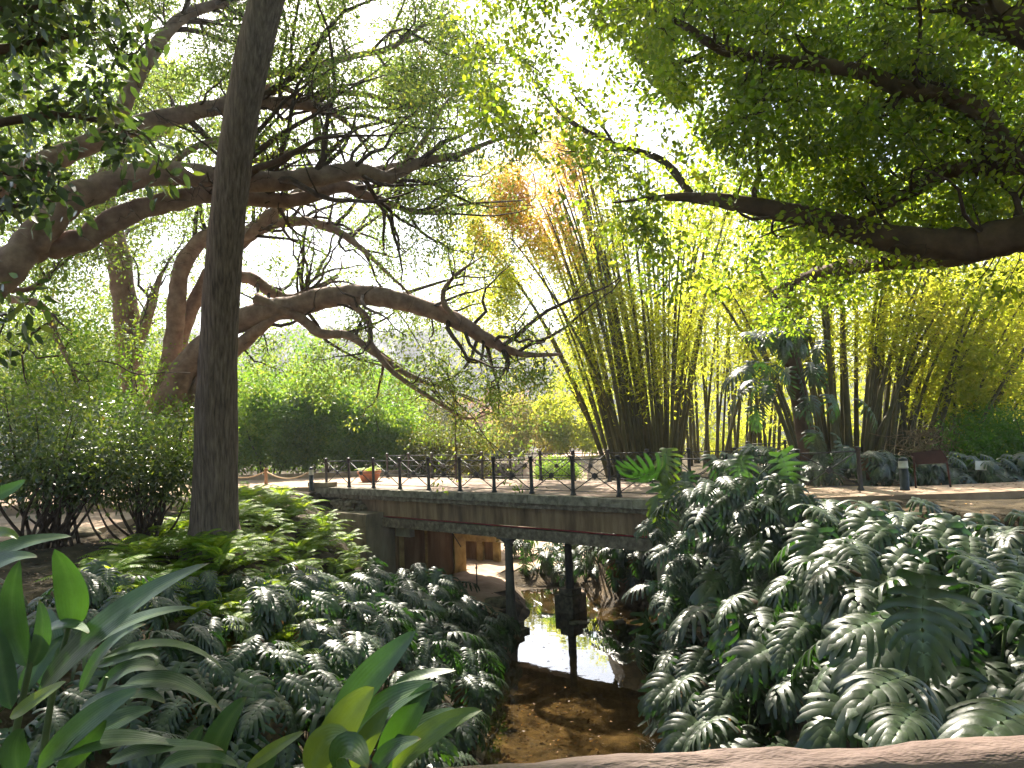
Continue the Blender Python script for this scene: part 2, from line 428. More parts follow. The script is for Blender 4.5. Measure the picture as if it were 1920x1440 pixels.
# ------------------------------------------------------------------ bridge frame of reference
BA, BB = np.array([-6.577, 24.628, 0]), np.array([2.332, 16.565, 0])
BE = (BB - BA) / np.linalg.norm(BB - BA)            # along the bridge, towards its near end
BN = np.array([-BE[1], BE[0], 0])                   # across it, away from the eye
PS = np.linalg.norm(BB - BA) / 9                    # post spacing
if BN[1] < 0: BN = -BN
def BR(V):
    V = np.asarray(V, float).reshape(-1, 3)
    return BA + V[:, :1] * BE + V[:, 1:2] * BN + V[:, 2:3] * np.array([0, 0, 1.0])
def st_of(x, y):
    dx, dy = x - BA[0], y - BA[1]
    return dx * BE[0] + dy * BE[1], dx * BN[0] + dy * BN[1]

# ------------------------------------------------------------------ terrain
WZ = -3.6
def stream_x(y):
    return np.interp(y, [0, 5, 9, 12, 15, 18, 21, 24, 28], [.9, .95, 1.0, 1.1, .95, 1.5, 2.0, 1.6, .8])
S0, S1, BW = 3.3, 13.4, 4.0                          # gully between the abutments, width of the deck
def ground_h(x, y):
    x = np.asarray(x, float); y = np.asarray(y, float)
    xs = stream_x(y)
    u = x - xs
    ul = x - np.minimum(xs, 1.2)
    left = np.interp(-ul, [0, 1.3, 1.85, 2.4, 3.2, 4.5, 6, 7.5, 9], [-3.8, -3.76, -3.56, -3.1, -2.45, -1.7, -.9, -.3, -.12])
    left2 = np.interp(-ul, [0, 1.3, 1.85, 3, 5, 6, 7, 8], [-3.8, -3.76, -3.52, -3.05, -2.7, -1.4, -.5, -.12])
    left = left + (left2 - left) * sstep(13, 16.5, y)
    right = np.interp(u, [0, 1.5, 1.95, 2.4, 3.0, 4, 5, 6.5, 8, 10], [-3.8, -3.78, -3.55, -2.6, -1.4, -.95, -.9, -.7, -.28, -.12])
    front = np.where(u < 0, left, right)
    front = np.where(y < 5, -.10 + (front + .10) * sstep(1.6, 5.0, y), front)
    s, t = st_of(x, y)
    le = np.interp(t, [3.3, 3.8, 7.4, 13], [S0, .3, -.9, -6.0])
    bed = np.interp(u, [-2.8, -2.1, -1.5, 1.6, 2.1, 2.9, 4.5, 6], [-3.12, -3.3, -3.8, -3.8, -3.5, -2.8, -1.9, -1.2])
    bed = np.maximum(bed, np.interp(y, [23.5, 25.5], [-3.8, -3.15]))
    back = np.maximum(np.interp(s - le, [-.3, 0, .3], [-.12, -3.05, -4]), bed)
    back = np.maximum(back, np.interp(s, [S1 - .1, S1 + .5], [-4, -.12]))
    up = np.maximum(sstep(.0, 1.2, x - .085 * y) * sstep(4.3, 6.5, t), sstep(12, 24, t))
    back = back + (-.12 - back) * up
    w = sstep(-1.3, -.2, t)
    z = front * (1 - w) + back * w
    z = z + (np.minimum(z, np.interp(s, [-.2, .6, 1.6, 3.4], [-.3, -.75, -1.5, -2.4])) - z) * sstep(-2.0, -1.1, t) * (1 - sstep(.0, .3, t)) * sstep(-.2, .4, s)
    z = z + (hash_noise(x * 1.7, y * 1.7) - .5) * .10 + (hash_noise(x * .6 + 3, y * .6) - .5) * .12 * (z < -.3)
    z = np.where(z > -.09, -.09, z)
    far = np.maximum(np.hypot(x, y) - 45, 0)
    return z - far * .02

def on_ground(px_, py_, off=0.0, d0=4.0):
    """where the line of sight through a photo pixel meets the ground"""
    for d in np.arange(d0, 60, .05):
        p = P(px_, py_, d)
        if p[2] <= float(ground_h(p[0], p[1])) + off: return p
    return P(px_, py_, 30)
# ------------------------------------------------------------------ ground, water, paths
def grid_axis(a, b, step, far, k=1.25):
    core = list(np.arange(a, b + 1e-6, step))
    s = step; x = core[-1]; hi = []
    while x < far:
        s *= k; x += s; hi.append(x)
    s = step; x = core[0]; lo = []
    while x > -far:
        s *= k; x -= s; lo.append(x)
    return np.array(lo[::-1] + core + hi)

gx, gy = grid_axis(-15, 15, .2, 1500), grid_axis(-2, 38, .2, 1500)
X, Y = np.meshgrid(gx, gy)
Z = ground_h(X, Y)
g = MB()
nx, ny = len(gx), len(gy)
ii = (np.arange(ny - 1)[:, None] * nx + np.arange(nx - 1)[None, :]).ravel()
g.add(np.stack([X, Y, Z], -1).reshape(-1, 3), np.stack([ii, ii + 1, ii + 1 + nx, ii + nx], 1))
ground = tag(g.build('ground', M['soil']), kind='structure')

by_ = np.linspace(6, 24, 90); bu = np.linspace(-1.9, 2.0, 24)
bx_ = stream_x(by_)[:, None] + bu[None, :]; bY = np.repeat(by_[:, None], 24, 1)
m = MB(); m.add(np.stack([bx_, bY, ground_h(bx_, bY) + .02], -1).reshape(-1, 3), [(i * 24 + j, i * 24 + j + 1, (i + 1) * 24 + j + 1, (i + 1) * 24 + j) for i in range(89) for j in range(23)])
tag(m.build('stream_bed', M['bank_litter']), kind='structure')
wy = np.linspace(3.6, 25, 60)
w = MB()
wx = stream_x(wy)
V = np.concatenate([np.stack([wx - 2.4, wy, np.full(60, WZ)], 1), np.stack([wx + 2.6, wy, np.full(60, WZ)], 1)])
w.add(V, [(i, i + 60, i + 61, i + 1) for i in range(59)])
tag(w.build('stream_water', M['water']), kind='structure')

def sheet(name, poly, mat, z=0.0, thick=.12):
    m = MB()
    p = np.array([(x, y) for x, y in poly], float); n = len(p)
    c = p.mean(0)
    V = np.concatenate([np.c_[p, np.full(n, z)], np.c_[p, np.full(n, z - thick)]])
    m.v.append(V); m.t.append(np.full(2 * n, .5))
    m.f.append(np.array([list(range(n))])); m.f.append(np.array([(i, i + n, (i + 1) % n + n, (i + 1) % n) for i in range(n)])); m.n += 2 * n
    return tag(m.build(name, mat, smooth=False), kind='structure')

def xy_(s, t):
    return BR([(s, t, 0)])[0]
gs, gt_ = np.meshgrid(np.linspace(.2, 8.2, 36), np.linspace(-.2, 12, 50))
pp = BR(np.stack([gs.ravel(), gt_.ravel(), np.zeros(gs.size)], 1))
zz_ = ground_h(pp[:, 0], pp[:, 1])
m = MB(); qs = [(i * 36 + j, i * 36 + j + 1, (i + 1) * 36 + j + 1, (i + 1) * 36 + j) for i in range(49) for j in range(35)]
qs = [q for q in qs if max(zz_[list(q)]) < -2.6 and min(zz_[list(q)]) > -3.3]
m.add(np.c_[pp[:, :2], zz_ + .03], qs)
tag(m.build('sandy_path', M['sand']), kind='structure')
def xy(s, t):
    return tuple(BR([(s, t, 0)])[0][:2])
# path that leads to the bridge on the trunk side, the path on the sign side, the path going off beyond
sheet('path', [xy(0, -.05), xy(0, BW), xy(-3, BW + .6), xy(-9, BW + 1.5), (-30, 33), (-30, 9), (-11, 11.2), (-8.4, 14.2), xy(-3.2, -1.6)], M['sand'], -.012, .3)
sheet('path', [xy(S1 + 1.2, -.35), (5.6, 14.9), (9, 14.6), (14, 14.6), (26, 15.6), (26, 18.6), (14, 16.6), (9, 16.4), xy(S1 + 1.2, BW)], M['sand'], -.012, .3)
m = MB()
k_ = 40; yy_ = np.linspace(27, 75, k_)
XX = np.stack([np.interp(yy_, [27, 34, 44, 75], [.2, 1.5, 2.6, 9]) + f_ * np.interp(yy_, [27, 75], [1.3, 3.2]) for f_ in np.linspace(-1, 1, 7)], 1)
YY = np.repeat(yy_[:, None], 7, 1)
m.add(np.stack([XX, YY, ground_h(XX, YY) + .05], -1).reshape(-1, 3), [(i * 7 + j, i * 7 + j + 1, (i + 1) * 7 + j + 1, (i + 1) * 7 + j) for i in range(k_ - 1) for j in range(6)])
tag(m.build('path', M['sand']), kind='structure')

# ------------------------------------------------------------------ bridge
bridge = empty('footbridge', tuple(BR([(6, BW / 2, 0)])[0]))
tag(bridge, 'low stone and iron footbridge crossing the shaded stream', 'bridge')
L0, L1 = -.35, S1 + 1.25
rb = np.random.default_rng(3)
def long_slab(name, t0, t1, z0, z1, mat, s0=L0, s1=L1, seg=60, wob=.0):
    m = MB()
    ss = np.linspace(s0, s1, seg)
    rows = []
    for (t, z) in ((t0, z1), (t0, z0), (t1, z0), (t1, z1)):
        wv = rb.normal(0, wob, seg) if wob else 0
        rows.append(np.stack([ss, np.full(seg, t) + wv * .6, np.full(seg, z) + wv], 1))
    V = BR(np.concatenate(rows))
    Q = [(k * seg + i, ((k + 1) % 4) * seg + i, ((k + 1) % 4) * seg + i + 1, k * seg + i + 1) for k in range(4) for i in range(seg - 1)]
    m.add(V, Q)
    m.f.append(np.array([[0, seg * 3, seg * 2, seg]])); m.f.append(np.array([[seg - 1, 2 * seg - 1, 3 * seg - 1, 4 * seg - 1]]))
    return m.build(name, mat, bridge, smooth=False)
long_slab('deck', .0, BW, -.18, 0.0, M['deck'])
for t0, t1 in ((-.30, -.003), (BW + .003, BW + .30)):
    # coping: edge stones with small joints
    m = MB()
    s = L0
    while s < L1:
        l = min(rb.uniform(.9, 1.5), L1 - s)
        m.box(s + .006, s + l - .006, t0, t1, -.205, rb.uniform(-.015, .004), BR, jit=.006, rng=rb)
        s += l
    m.build('coping', M['coping'], bridge, smooth=False)
for sgn, tb in ((-1, 0), (1, BW)):
    tt = lambda a, b: (min(tb + sgn * a, tb + sgn * b), max(tb + sgn * a, tb + sgn * b))
    long_slab('cornice', *tt(.22, -.2), -.335, -.208, M['girder'], wob=.006)
    long_slab('fascia_beam', *tt(.08, -.25), -.83, -.338, M['fascia'], s0=1.1)
    long_slab('girder', *tt(.13, -.18), -1.12, -.885, M['girder'], s0=S0 - .1, s1=S1 - .1, wob=.004)
    long_slab('girder_flange', *tt(.17, -.22), -1.15, -1.122, M['girder'], s0=S0 - .1, s1=S1 - .1)
    m = MB()
    ss = np.linspace(S0 - .1, S1 - .1, 30)
    m.tube(BR(np.stack([ss, np.full(30, tb + sgn * .06), -.855 + .006 * np.sin(ss * 2)], 1)), .02, 8)
    m.build('red_pipe', M['red'], bridge)
m = MB()
for s in np.arange(S0 + .6, S1, 1.1):
    m.box(s - .07, s + .07, .26, BW - .26, -.84, -.45, BR)
m.build('cross_joists', M['girder'], bridge, smooth=False)
long_slab('soffit', .253, BW - .253, -.44, -.2, M['fascia'], s0=S0 - 1)
# columns: one row at the front edge, one within
for s, t in ((8.5, .02), (8.45, 2.6)):
    o = BR([(s, t, 0)])[0]
    base = float(ground_h(o[0], o[1])) - .25
    m = MB(); m.lathe([(.19, base), (.19, base + .35), (.15, base + .45), (.13, base + .6), (.10, -1.45), (.10, -1.4)], (o[0], o[1], 0), 16)
    c = m.build('column', M['column'], bridge)
    m = MB(); zf = -2.95 if t > 1 else base + .3
    m.box(s - .34, s + .34, t - .32, t + .32, -4.1, zf - .16, BR, jit=.012, rng=rb); m.box(s - .24, s + .24, t - .22, t + .22, zf - .158, zf, BR, jit=.008, rng=rb)
    m.build('footing', M['stone'], c, smooth=False)
    k = MB(); k.lathe([(.101, -1.398), (.14, -1.37), (.12, -1.34), (.12, -1.3), (.21, -1.22), (.21, -1.19)], (o[0], o[1], 0), 16)
    k.box(s - .24, s + .24, t - .2, t + .2, -1.188, -1.153, BR)
    k.build('capital', M['column'], c)
# abutments
m = MB()
zt = -.72
m.box(S0 - 2.2, S0 + .02, -.75, .35, -3.2, -1.12, BR)
m.box(S0 - 2.2, S0 + .02, -.75, .35, -1.1, zt, BR, jit=.01, rng=rb)
m.box(S0 - 2.16, S0 - .02, -.71, .33, -1.12, -1.1, BR)
m.build('abutment_block', M['concrete'], bridge, smooth=False)
m = MB()
m.box(S0 - .5, S0 + .1, .36, 3.3, -3.2, -.86, BR)
m.build('abutment_wall', M['rust_wall'], bridge, smooth=False)
m = MB()
m.box(S0 + .103, S0 + .16, 2.75, 3.28, -3.2, -.9, BR)  # sunlight on the wall's end put in as a yellow strip
m.box(S0 + .103, S0 + .13, .45, .62, -3.2, -.9, BR)
m.box(S0 + .103, S0 + .12, 1.5, 1.6, -3.2, -.9, BR)
m.build('lit_edge_batten', M['yellow_wall'], bridge, smooth=False)
m = MB()
m.box(S1 - .1, S1 + 1.4, -.55, .35, -3.2, -.86, BR, jit=.01, rng=rb)
m.box(S1 + .06, S1 + 1.3, -.45, .3, -.858, -.34, BR, jit=.01, rng=rb)
m.build('abutment_block', M['concrete'], bridge, smooth=False)
m = MB()
m.box(S1 + .1, S1 + .6, .36, BW, -3.2, -.45, BR)
m.build('abutment_wall', M['rust_wall'], bridge, smooth=False)
m = MB()   # rubble between block and cornice
for k in range(70):
    c = BR([(rb.uniform(S0 - 2.3, S0 - .9), rb.uniform(-.35, .1), rb.uniform(zt + .02, -.42))])[0]
    r = rb.uniform(.07, .15)
    D = nrm(rb.normal(size=(10, 3)))
    th = np.linspace(0, 2 * math.pi, 7)[:-1]
    prof = [(-1, .0), (-.6, .8), (.1, 1.05), (.7, .7), (1, 0.01)]
    V = np.array([(rr * r * math.cos(a) * rb.uniform(.85, 1.15), rr * r * math.sin(a) * rb.uniform(.85, 1.15), z * r * .75) for z, rr in prof for a in th]) + c
    m.add(V, [(i * 6 + j, i * 6 + (j + 1) % 6, (i + 1) * 6 + (j + 1) % 6, (i + 1) * 6 + j) for i in range(4) for j in range(6)])
m.build('rubble_infill', M['stone'], bridge, smooth=False)
m = MB()
m.box(-.6, .55, -.28, .12, .003, .15, BR, jit=.006, rng=rb)
m.build('end_block', M['concrete'], bridge, smooth=False)

# utility box hung under the girder, cable
ub = empty('utility_box', tuple(BR([(S0 + .5, .3, -1.5)])[0]))
tag(ub, 'pale grey utility box hanging below the bridge girder at the rust stained wall', 'utility box')
m = MB(); m.box(S0 + .28, S0 + .98, .18, .36, -1.47, -1.153, BR, jit=.003, rng=rb); m.build('box_body', M['box_grey'], ub, smooth=False)
m = MB(); m.box(S0 + .31, S0 + .95, .165, .178, -1.45, -1.18, BR); m.build('box_lid', M['box_grey'], ub, smooth=False)
m = MB(); cb = BR([(S0 + .2, 2.3, -.95), (S0 + .3, 2.32, -1.3), (S0 + .5, 2.4, -1.7), (S0 + .75, 2.5, -2.1)])
m.tube(*spline(cb, [.018] * 4), sides=6); tag(m.build('hanging_cable', M['iron']), 'dark cable dangling from the girder against the rust stained wall', 'cable')

# ------------------------------------------------------------------ iron railings
def post_mb(s, t, h=.95, z0=0.0):
    o = BR([(s, t, 0)])[0]
    m = MB()
    m.lathe([(.075, z0), (.075, z0 + .025), (.06, z0 + .05), (.048, z0 + .09), (.043, z0 + h - .09), (.055, z0 + h - .075), (.055, z0 + h - .02), (.068, z0 + h - .015), (.068, z0 + h), (.02, z0 + h + .02)], (o[0], o[1], 0), 10)
    return m
def bar(m, p, q, r=.013):
    m.tube(np.array([p, q]), r, 6)
def railing(name, label, pts, group=None):
    r = empty(name, tuple(BR([(*pts[0], 0)])[0]))
    tag(r, label, 'railing', group)
    for (s, t) in pts:
        post_mb(s, t).build('post', M['iron'], r)
    for (a, b) in zip(pts[:-1], pts[1:]):
        pa, pb = BR([(a[0], a[1], 0)])[0], BR([(b[0], b[1], 0)])[0]
        d = nrm(pb - pa); pa = pa + d * .043; pb = pb - d * .043
        up = np.array([0, 0, 1.0])
        m = MB(); bar(m, pa + up * .86, pb + up * .86, .016); m.build('top_bar', M['iron'], r)
        m = MB(); bar(m, pa + up * .47, pb + up * .47, .009); m.build('middle_bar', M['iron'], r)
        m = MB(); bar(m, pa + up * .10, pb + up * .10, .012); m.build('bottom_bar', M['iron'], r)
        m = MB(); c = (pa + pb) / 2 + up * .47
        bar(m, pa + up * .845, pb + up * .115); bar(m, pa + up * .115, pb + up * .845)
        cr = m.build('cross_brace', M['iron'], r)
        m = MB()
        q = np.cross(d, up)
        a_ = np.linspace(0, 2 * math.pi, 13)[:-1]
        for rad, th, in ((.072, .02), (.045, .032)):
            k = [c + (d * math.cos(x) + up * math.sin(x)) * rad * (1 + .12 * math.cos(8 * x)) for x in a_]
            V = np.array([p_ + q * th for p_ in k] + [p_ - q * th for p_ in k])
            m.v.append(V); m.t.append(np.full(24, .5))
            m.f.append(np.array([[m.n + i for i in range(12)]])); m.f.append(np.array([[m.n + 23 - i for i in range(12)]]))
            m.f.append(np.array([(m.n + i, m.n + 12 + i, m.n + 12 + (i + 1) % 12, m.n + (i + 1) % 12) for i in range(12)])); m.n += 24
        m.build('rosette', M['iron'], cr, smooth=False)
    return r
railing('iron_railing', 'black iron railing with crossed bars and rosettes along the stream side of the bridge', [(PS * i, 0.07) for i in range(11)] + [(PS * 11, .07)], 'bridge railings')
railing('iron_railing', 'black iron railing along the far edge of the bridge deck before the bamboo', [(PS * (i - 1.2), BW - .06) for i in range(12)], 'bridge railings')
def st(p):
    a, b = st_of(p[0], p[1]); return (float(a), float(b))
q = [G(1286, 905, 0)[:2] * .985]
rp = [(PS * 11, .07), st((5.15, 15.2)), st((6.45, 15.4)), st(G(1614, 918, 0))]
rp = [st(P(1385, 925, 15.6)), st(P(1500, 922, 15.7)), st(P(1614, 918, 15.8))]
railing('iron_railing', 'short black iron railing beside the path between split leaves and bollard', rp, 'bridge railings')
rq = [st(G(1405, 880, 0)), st(G(1475, 878, 0)), st(G(1548, 876, 0))]
railing('iron_railing', 'dim black iron railing deep in shade under the second bamboo clump', rq, 'bridge railings')

# ------------------------------------------------------------------ bollard lamps, rope posts, planter, signs
def bollard(name, label, base, h, r, lean=0.0):
    b = empty(name, tuple(base)); tag(b, label, 'bollard', 'bollard lamps by the path')
    o = (base[0], base[1], base[2])
    m = MB(); m.lathe([(r * 1.1, 0), (r * 1.1, .03), (r, .04), (r, h * .66)], o, 18); m.build('bollard_body', M['navy'], b)
    m = MB(); m.lathe([(r * 1.12, h * .662), (r * 1.12, h * .70), (r * 1.03, h * .71), (r * 1.03, h * .88), (r * 1.05, h * .885)], o, 18); m.build('lamp_band', M['white_plastic'], b)
    m = MB(); m.lathe([(r * 1.05, h * .887), (r * 1.0, h * .93), (r * .75, h * .975), (r * .3, h)], o, 18); m.build('lamp_cap', M['navy'], b)
bollard('bollard_lamp', 'dark blue bollard with white lamp band beside the brown tilted sign', P(1697, 919, 14.2), .66, .085)
bollard('bollard_lamp', 'weathered bollard with pale lamp head at the rope end of the bridge', P(584, 920, 24.2), .80, .075)
rf = empty('rope_fence', tuple(P(499, 914, 27))); tag(rf, 'low wooden post carrying sagging rope beside the path to the bridge', 'rope fence')
tops = []
for px_, py_, d_ in ((415, 914, 28), (499, 914, 27)):
    b = P(px_, py_, d_); m = MB()
    m.lathe([(.065, -.1), (.06, .62), (.075, .64), (.075, .70), (.06, .73)], b, 12); m.build('post', M['wood_post'], rf); tops.append(b + np.array([0, 0, .62]))
tops.append(P(578, 886, 24.3))
for a, b in zip(tops[:-1], tops[1:]):
    tt = np.linspace(0, 1, 14)[:, None]
    c = a + (b - a) * tt; c[:, 2] -= (.24 * 4 * tt * (1 - tt))[:, 0]
    m = MB(); m.tube(c, .022, 6); m.build('rope', M['rope'], rf)
k = empty('stone_kerb', tuple(P(520, 893, 31))); tag(k, 'long low stone kerb behind the path under the hedge', 'kerb')
m = MB()
a, b = P(430, 899, 31), P(760, 898, 30)
n = 9
for i in range(n):
    p0, p1 = a + (b - a) * i / n, a + (b - a) * (i + 1) / n
    d = nrm(p1 - p0); q_ = np.array([-d[1], d[0], 0])
    V = [p0 + d * .01, p1 - d * .01, p1 - d * .01 + q_ * .3, p0 + d * .01 + q_ * .3]
    V = np.array([(v[0], v[1], z) for z in (-.15, rb.uniform(.19, .21)) for v in V])
    m.add(V, [(0, 3, 2, 1), (4, 5, 6, 7), (0, 1, 5, 4), (1, 2, 6, 5), (2, 3, 7, 6), (3, 0, 4, 7)])
m.build('kerb_stone', M['concrete'], k, smooth=False)

pb = G(693, 903, 0.0)
pot = empty('terracotta_planter', tuple(pb)); tag(pot, 'round terracotta planter standing on the bridge deck by the kerb', 'planter')
m = MB(); m.lathe([(.26, 0), (.30, .04), (.40, .28), (.43, .30), (.44, .40), (.40, .405), (.37, .34), (.01, .33)], pb, 24); m.build('pot_body', M['terracotta'], pot)

# tilted sign panel seen from behind on one bent leg
sg = empty('information_sign', tuple(P(1785, 916, 15.8))); tag(sg, 'tilted brown panel sign on a slim leg beside the white banded bollard', 'sign')
c4 = [P(1706, 849, 15.9), P(1764, 843, 15.7), P(1777, 868, 15.62), P(1718, 871, 15.8)]
nn = nrm(np.cross(c4[1] - c4[0], c4[3] - c4[0])) * .018
m = MB(); V = np.array([p + nn for p in c4] + [p - nn for p in c4])
m.add(V, [(0, 1, 2, 3), (7, 6, 5, 4), (0, 4, 5, 1), (1, 5, 6, 2), (2, 6, 7, 3), (3, 7, 4, 0)]); m.build('sign_panel', M['sign_red'], sg, smooth=False)
m = MB(); m.tube(*spline([P(1766, 846, 15.72), P(1774, 862, 15.7), P(1779, 890, 15.75), P(1783, 919, 15.8)], [.02, .022, .022, .024]), sides=8); m.build('sign_leg', M['sign_red'], sg)
m = MB(); m.tube(*spline([P(1712, 856, 15.8), P(1714, 872, 15.8), P(1718, 922, 15.85)], [.02, .02, .02]), sides=8); m.build('sign_leg', M['sign_red'], sg)
pl = empty('plant_plaque', tuple(P(1844, 905, 17))); tag(pl, 'small white plant plaque on a stake among dark leaves', 'plaque')
c4 = [P(1829, 864, 17), P(1858, 865, 17), P(1858, 882, 16.93), P(1829, 881, 16.93)]
nn = nrm(np.cross(c4[1] - c4[0], c4[3] - c4[0])) * .006
m = MB(); V = np.array([p + nn for p in c4] + [p - nn for p in c4])
m.add(V, [(0, 1, 2, 3), (7, 6, 5, 4), (0, 4, 5, 1), (1, 5, 6, 2), (2, 6, 7, 3), (3, 7, 4, 0)]); m.build('plaque_face', M['plaque'], pl, smooth=False)
m = MB(); m.tube(np.array([P(1844, 882, 17), P(1845, 915, 17.02)]), .014, 8); m.build('stake', M['iron'], pl)

# under and beyond the bridge: low ochre wall, iron stake
lw = empty('ochre_wall', tuple(P(900, 1040, 27))); tag(lw, 'low ochre wall with dark recess on the sandy path beneath the bridge', 'wall')
a, b = P(852, 1040, 27.0), P(940, 1036, 26.2)
d = nrm((b - a) * [1, 1, 0]); q_ = np.array([-d[1], d[0], 0]); LN = np.linalg.norm((b - a)[:2])
def WL(V):
    V = np.asarray(V, float).reshape(-1, 3); return a + V[:, :1] * d + V[:, 1:2] * q_ + V[:, 2:3] * np.array([0, 0, 1.0])
m = MB(); m.box(-.5, LN * .85, .15, .5, -.3, .52, WL); m.build('wall_back', M['rust_wall'], lw, smooth=False)
m = MB(); m.box(-.6, LN * .9, -.06, .53, .523, .86, WL, jit=.008, rng=rb); m.build('wall_cap', M['yellow_wall'], lw, smooth=False)
for u in (.9, 1.45):
    m = MB(); m.box(LN * u * .62 - .12, LN * u * .62 + .12, -.05, .14, -.3, .52, WL, jit=.008, rng=rb); m.build('wall_pier', M['yellow_wall'], lw, smooth=False)
sk = P(894, 1088, 22); m = MB(); m.lathe([(.02, -.2), (.018, .34), (.035, .36), (.035, .40), (.018, .42), (.018, .5), (.006, .52)], sk, 8)
tag(m.build('iron_stake', M['iron']), 'short iron stake beside the sandy path under the bridge', 'stake')

# low rendered wall and flat rocks at the trunk side
rw = empty('garden_wall', tuple(P(150, 985, 17.5))); tag(rw, 'low pale garden wall behind the thin stems of the shrub', 'wall')
m = MB()
for x0, x1, h in ((-20, 120, .42), (120, 240, .40), (240, 345, .36)):
    a, b = P(x0 - 40, 992, 17.8), P(x1 - 40, 990, 18.4)
    dd = nrm((b - a) * [1, 1, 0]); qq = np.array([-dd[1], dd[0], 0])
    V = [a, b, b + qq * .35, a + qq * .35]
    V = np.array([(v[0], v[1], z) for z in (-.5, h - .2) for v in V])
    m.add(V, [(0, 3, 2, 1), (4, 5, 6, 7), (0, 1, 5, 4), (1, 2, 6, 5), (2, 3, 7, 6), (3, 0, 4, 7)])
m.build('wall_body', M['sand'], rw, smooth=False)
def rock(name, label, base, sx, sy, sz, seed):
    r_ = np.random.default_rng(seed); m = MB()
    nu, nv = 14, 8
    V = []
    for i in range(nv + 1):
        ph = -math.pi / 2 + math.pi * i / nv
        for j in range(nu):
            th = 2 * math.pi * j / nu
            v = np.array([math.cos(ph) * math.cos(th), math.cos(ph) * math.sin(th), math.sin(ph)])
            v = np.sign(v) * np.abs(v) ** .75
            k_ = .8 + .4 * float(hash_noise(np.array(v[0] * 2 + seed), np.array(v[1] * 2 + v[2] * 3), seed))
            V.append(base + v * k_ * [sx, sy, sz])
    m.add(V, [(i * nu + j, i * nu + (j + 1) % nu, (i + 1) * nu + (j + 1) % nu, (i + 1) * nu + j) for i in range(nv) for j in range(nu)])
    tag(m.build(name, M['stone']), label, 'rock', None)
rock('flat_rock', 'long flat rock lying before the pale garden wall', P(70, 1008, 14), 1.1, .5, .16, 3)
rock('flat_rock', 'small flat rock at the foot of the bridge column by the water', G(938, 1128, -3.1), .42, .3, .14, 5)
rock('wet_stone', 'dark wet stone breaking the water below the bridge', G(1162, 1166, WZ), .17, .12, .05, 8)
rock('wet_stone', 'larger dark stone in the water beside the column reflection', G(1085, 1168, WZ), .26, .14, .05, 9)

# ------------------------------------------------------------------ handrail before the eye
hr = empty('handrail', (0, 1.33, 0)); tag(hr, 'rough brown log handrail across the viewpoint', 'handrail')
m = MB(); xs_ = np.linspace(-3.2, 3.2, 240); sd = 28
rr_ = np.random.default_rng(11)
an = np.linspace(0, 2 * math.pi, sd, endpoint=False)
V = []
for x in xs_:
    for t in an:
        lump = .010 * (hash_noise(np.array(x * 5), np.array(t * 1.6), 2) - .5) + .009 * (hash_noise(np.array(x * 11), np.array(t * 4), 5) - .5) + .004 * (hash_noise(np.array(x * 34), np.array(t * 7), 7) - .5)
        r = .060 + lump * 1.1
        V.append((x, 1.34 + r * math.cos(t), .908 + r * math.sin(t) + .004 * math.sin(x * 2.3)))
m.add(V, [(i * sd + j, i * sd + (j + 1) % sd, (i + 1) * sd + (j + 1) % sd, (i + 1) * sd + j) for i in range(239) for j in range(sd)])
m.build('rail_beam', M['rail_log'], hr)
for x in (-2.6, 2.6):
    m = MB(); m.lathe([(.06, -.3), (.055, .86)], (x, 1.34, 0), 14); m.build('rail_post', M['rail_log'], hr)

# ------------------------------------------------------------------ hill far behind
hx = np.linspace(-420, 420, 90); hy = np.linspace(0, 200, 30)
HX, HY = np.meshgrid(hx, hy)
def hill_h(x, y):
    ridge = 74 - 30 * sstep(-60, 190, x) + 10 * (hash_noise(x * .012, y * .012, 3) - .5) * 2 + 9 * (hash_noise(x * .03, y * .03, 4) - .5)
    return -12 + ridge * sstep(0, 150, y)
HZ = hill_h(HX, HY)
m = MB(); nx = 90
ii = (np.arange(29)[:, None] * nx + np.arange(nx - 1)[None, :]).ravel()
m.add(np.stack([HX, HY + 230, HZ], -1).reshape(-1, 3), np.stack([ii, ii + 1, ii + 1 + nx, ii + nx], 1))
tag(m.build('hill', M['wood_far']), kind='structure')
rh = np.random.default_rng(5)
m = MB()
n = 2600
cx, cy_ = rh.uniform(-190, 120, n), rh.uniform(10, 150, n)
c = np.stack([cx, cy_ + 230, hill_h(cx, cy_) + 1.5], 1)
cloud(m, c, rh.uniform(1.5, 3.4, n), 34, 1.3, .9, rh, .5, .2, (0, 1), 'quad', .9, keep=False, clump_tint=.8)
tag(m.build('hillside_wood', M['wood_far']), 'hazy grey green wood covering the distant hillside', 'wood', kind='stuff')
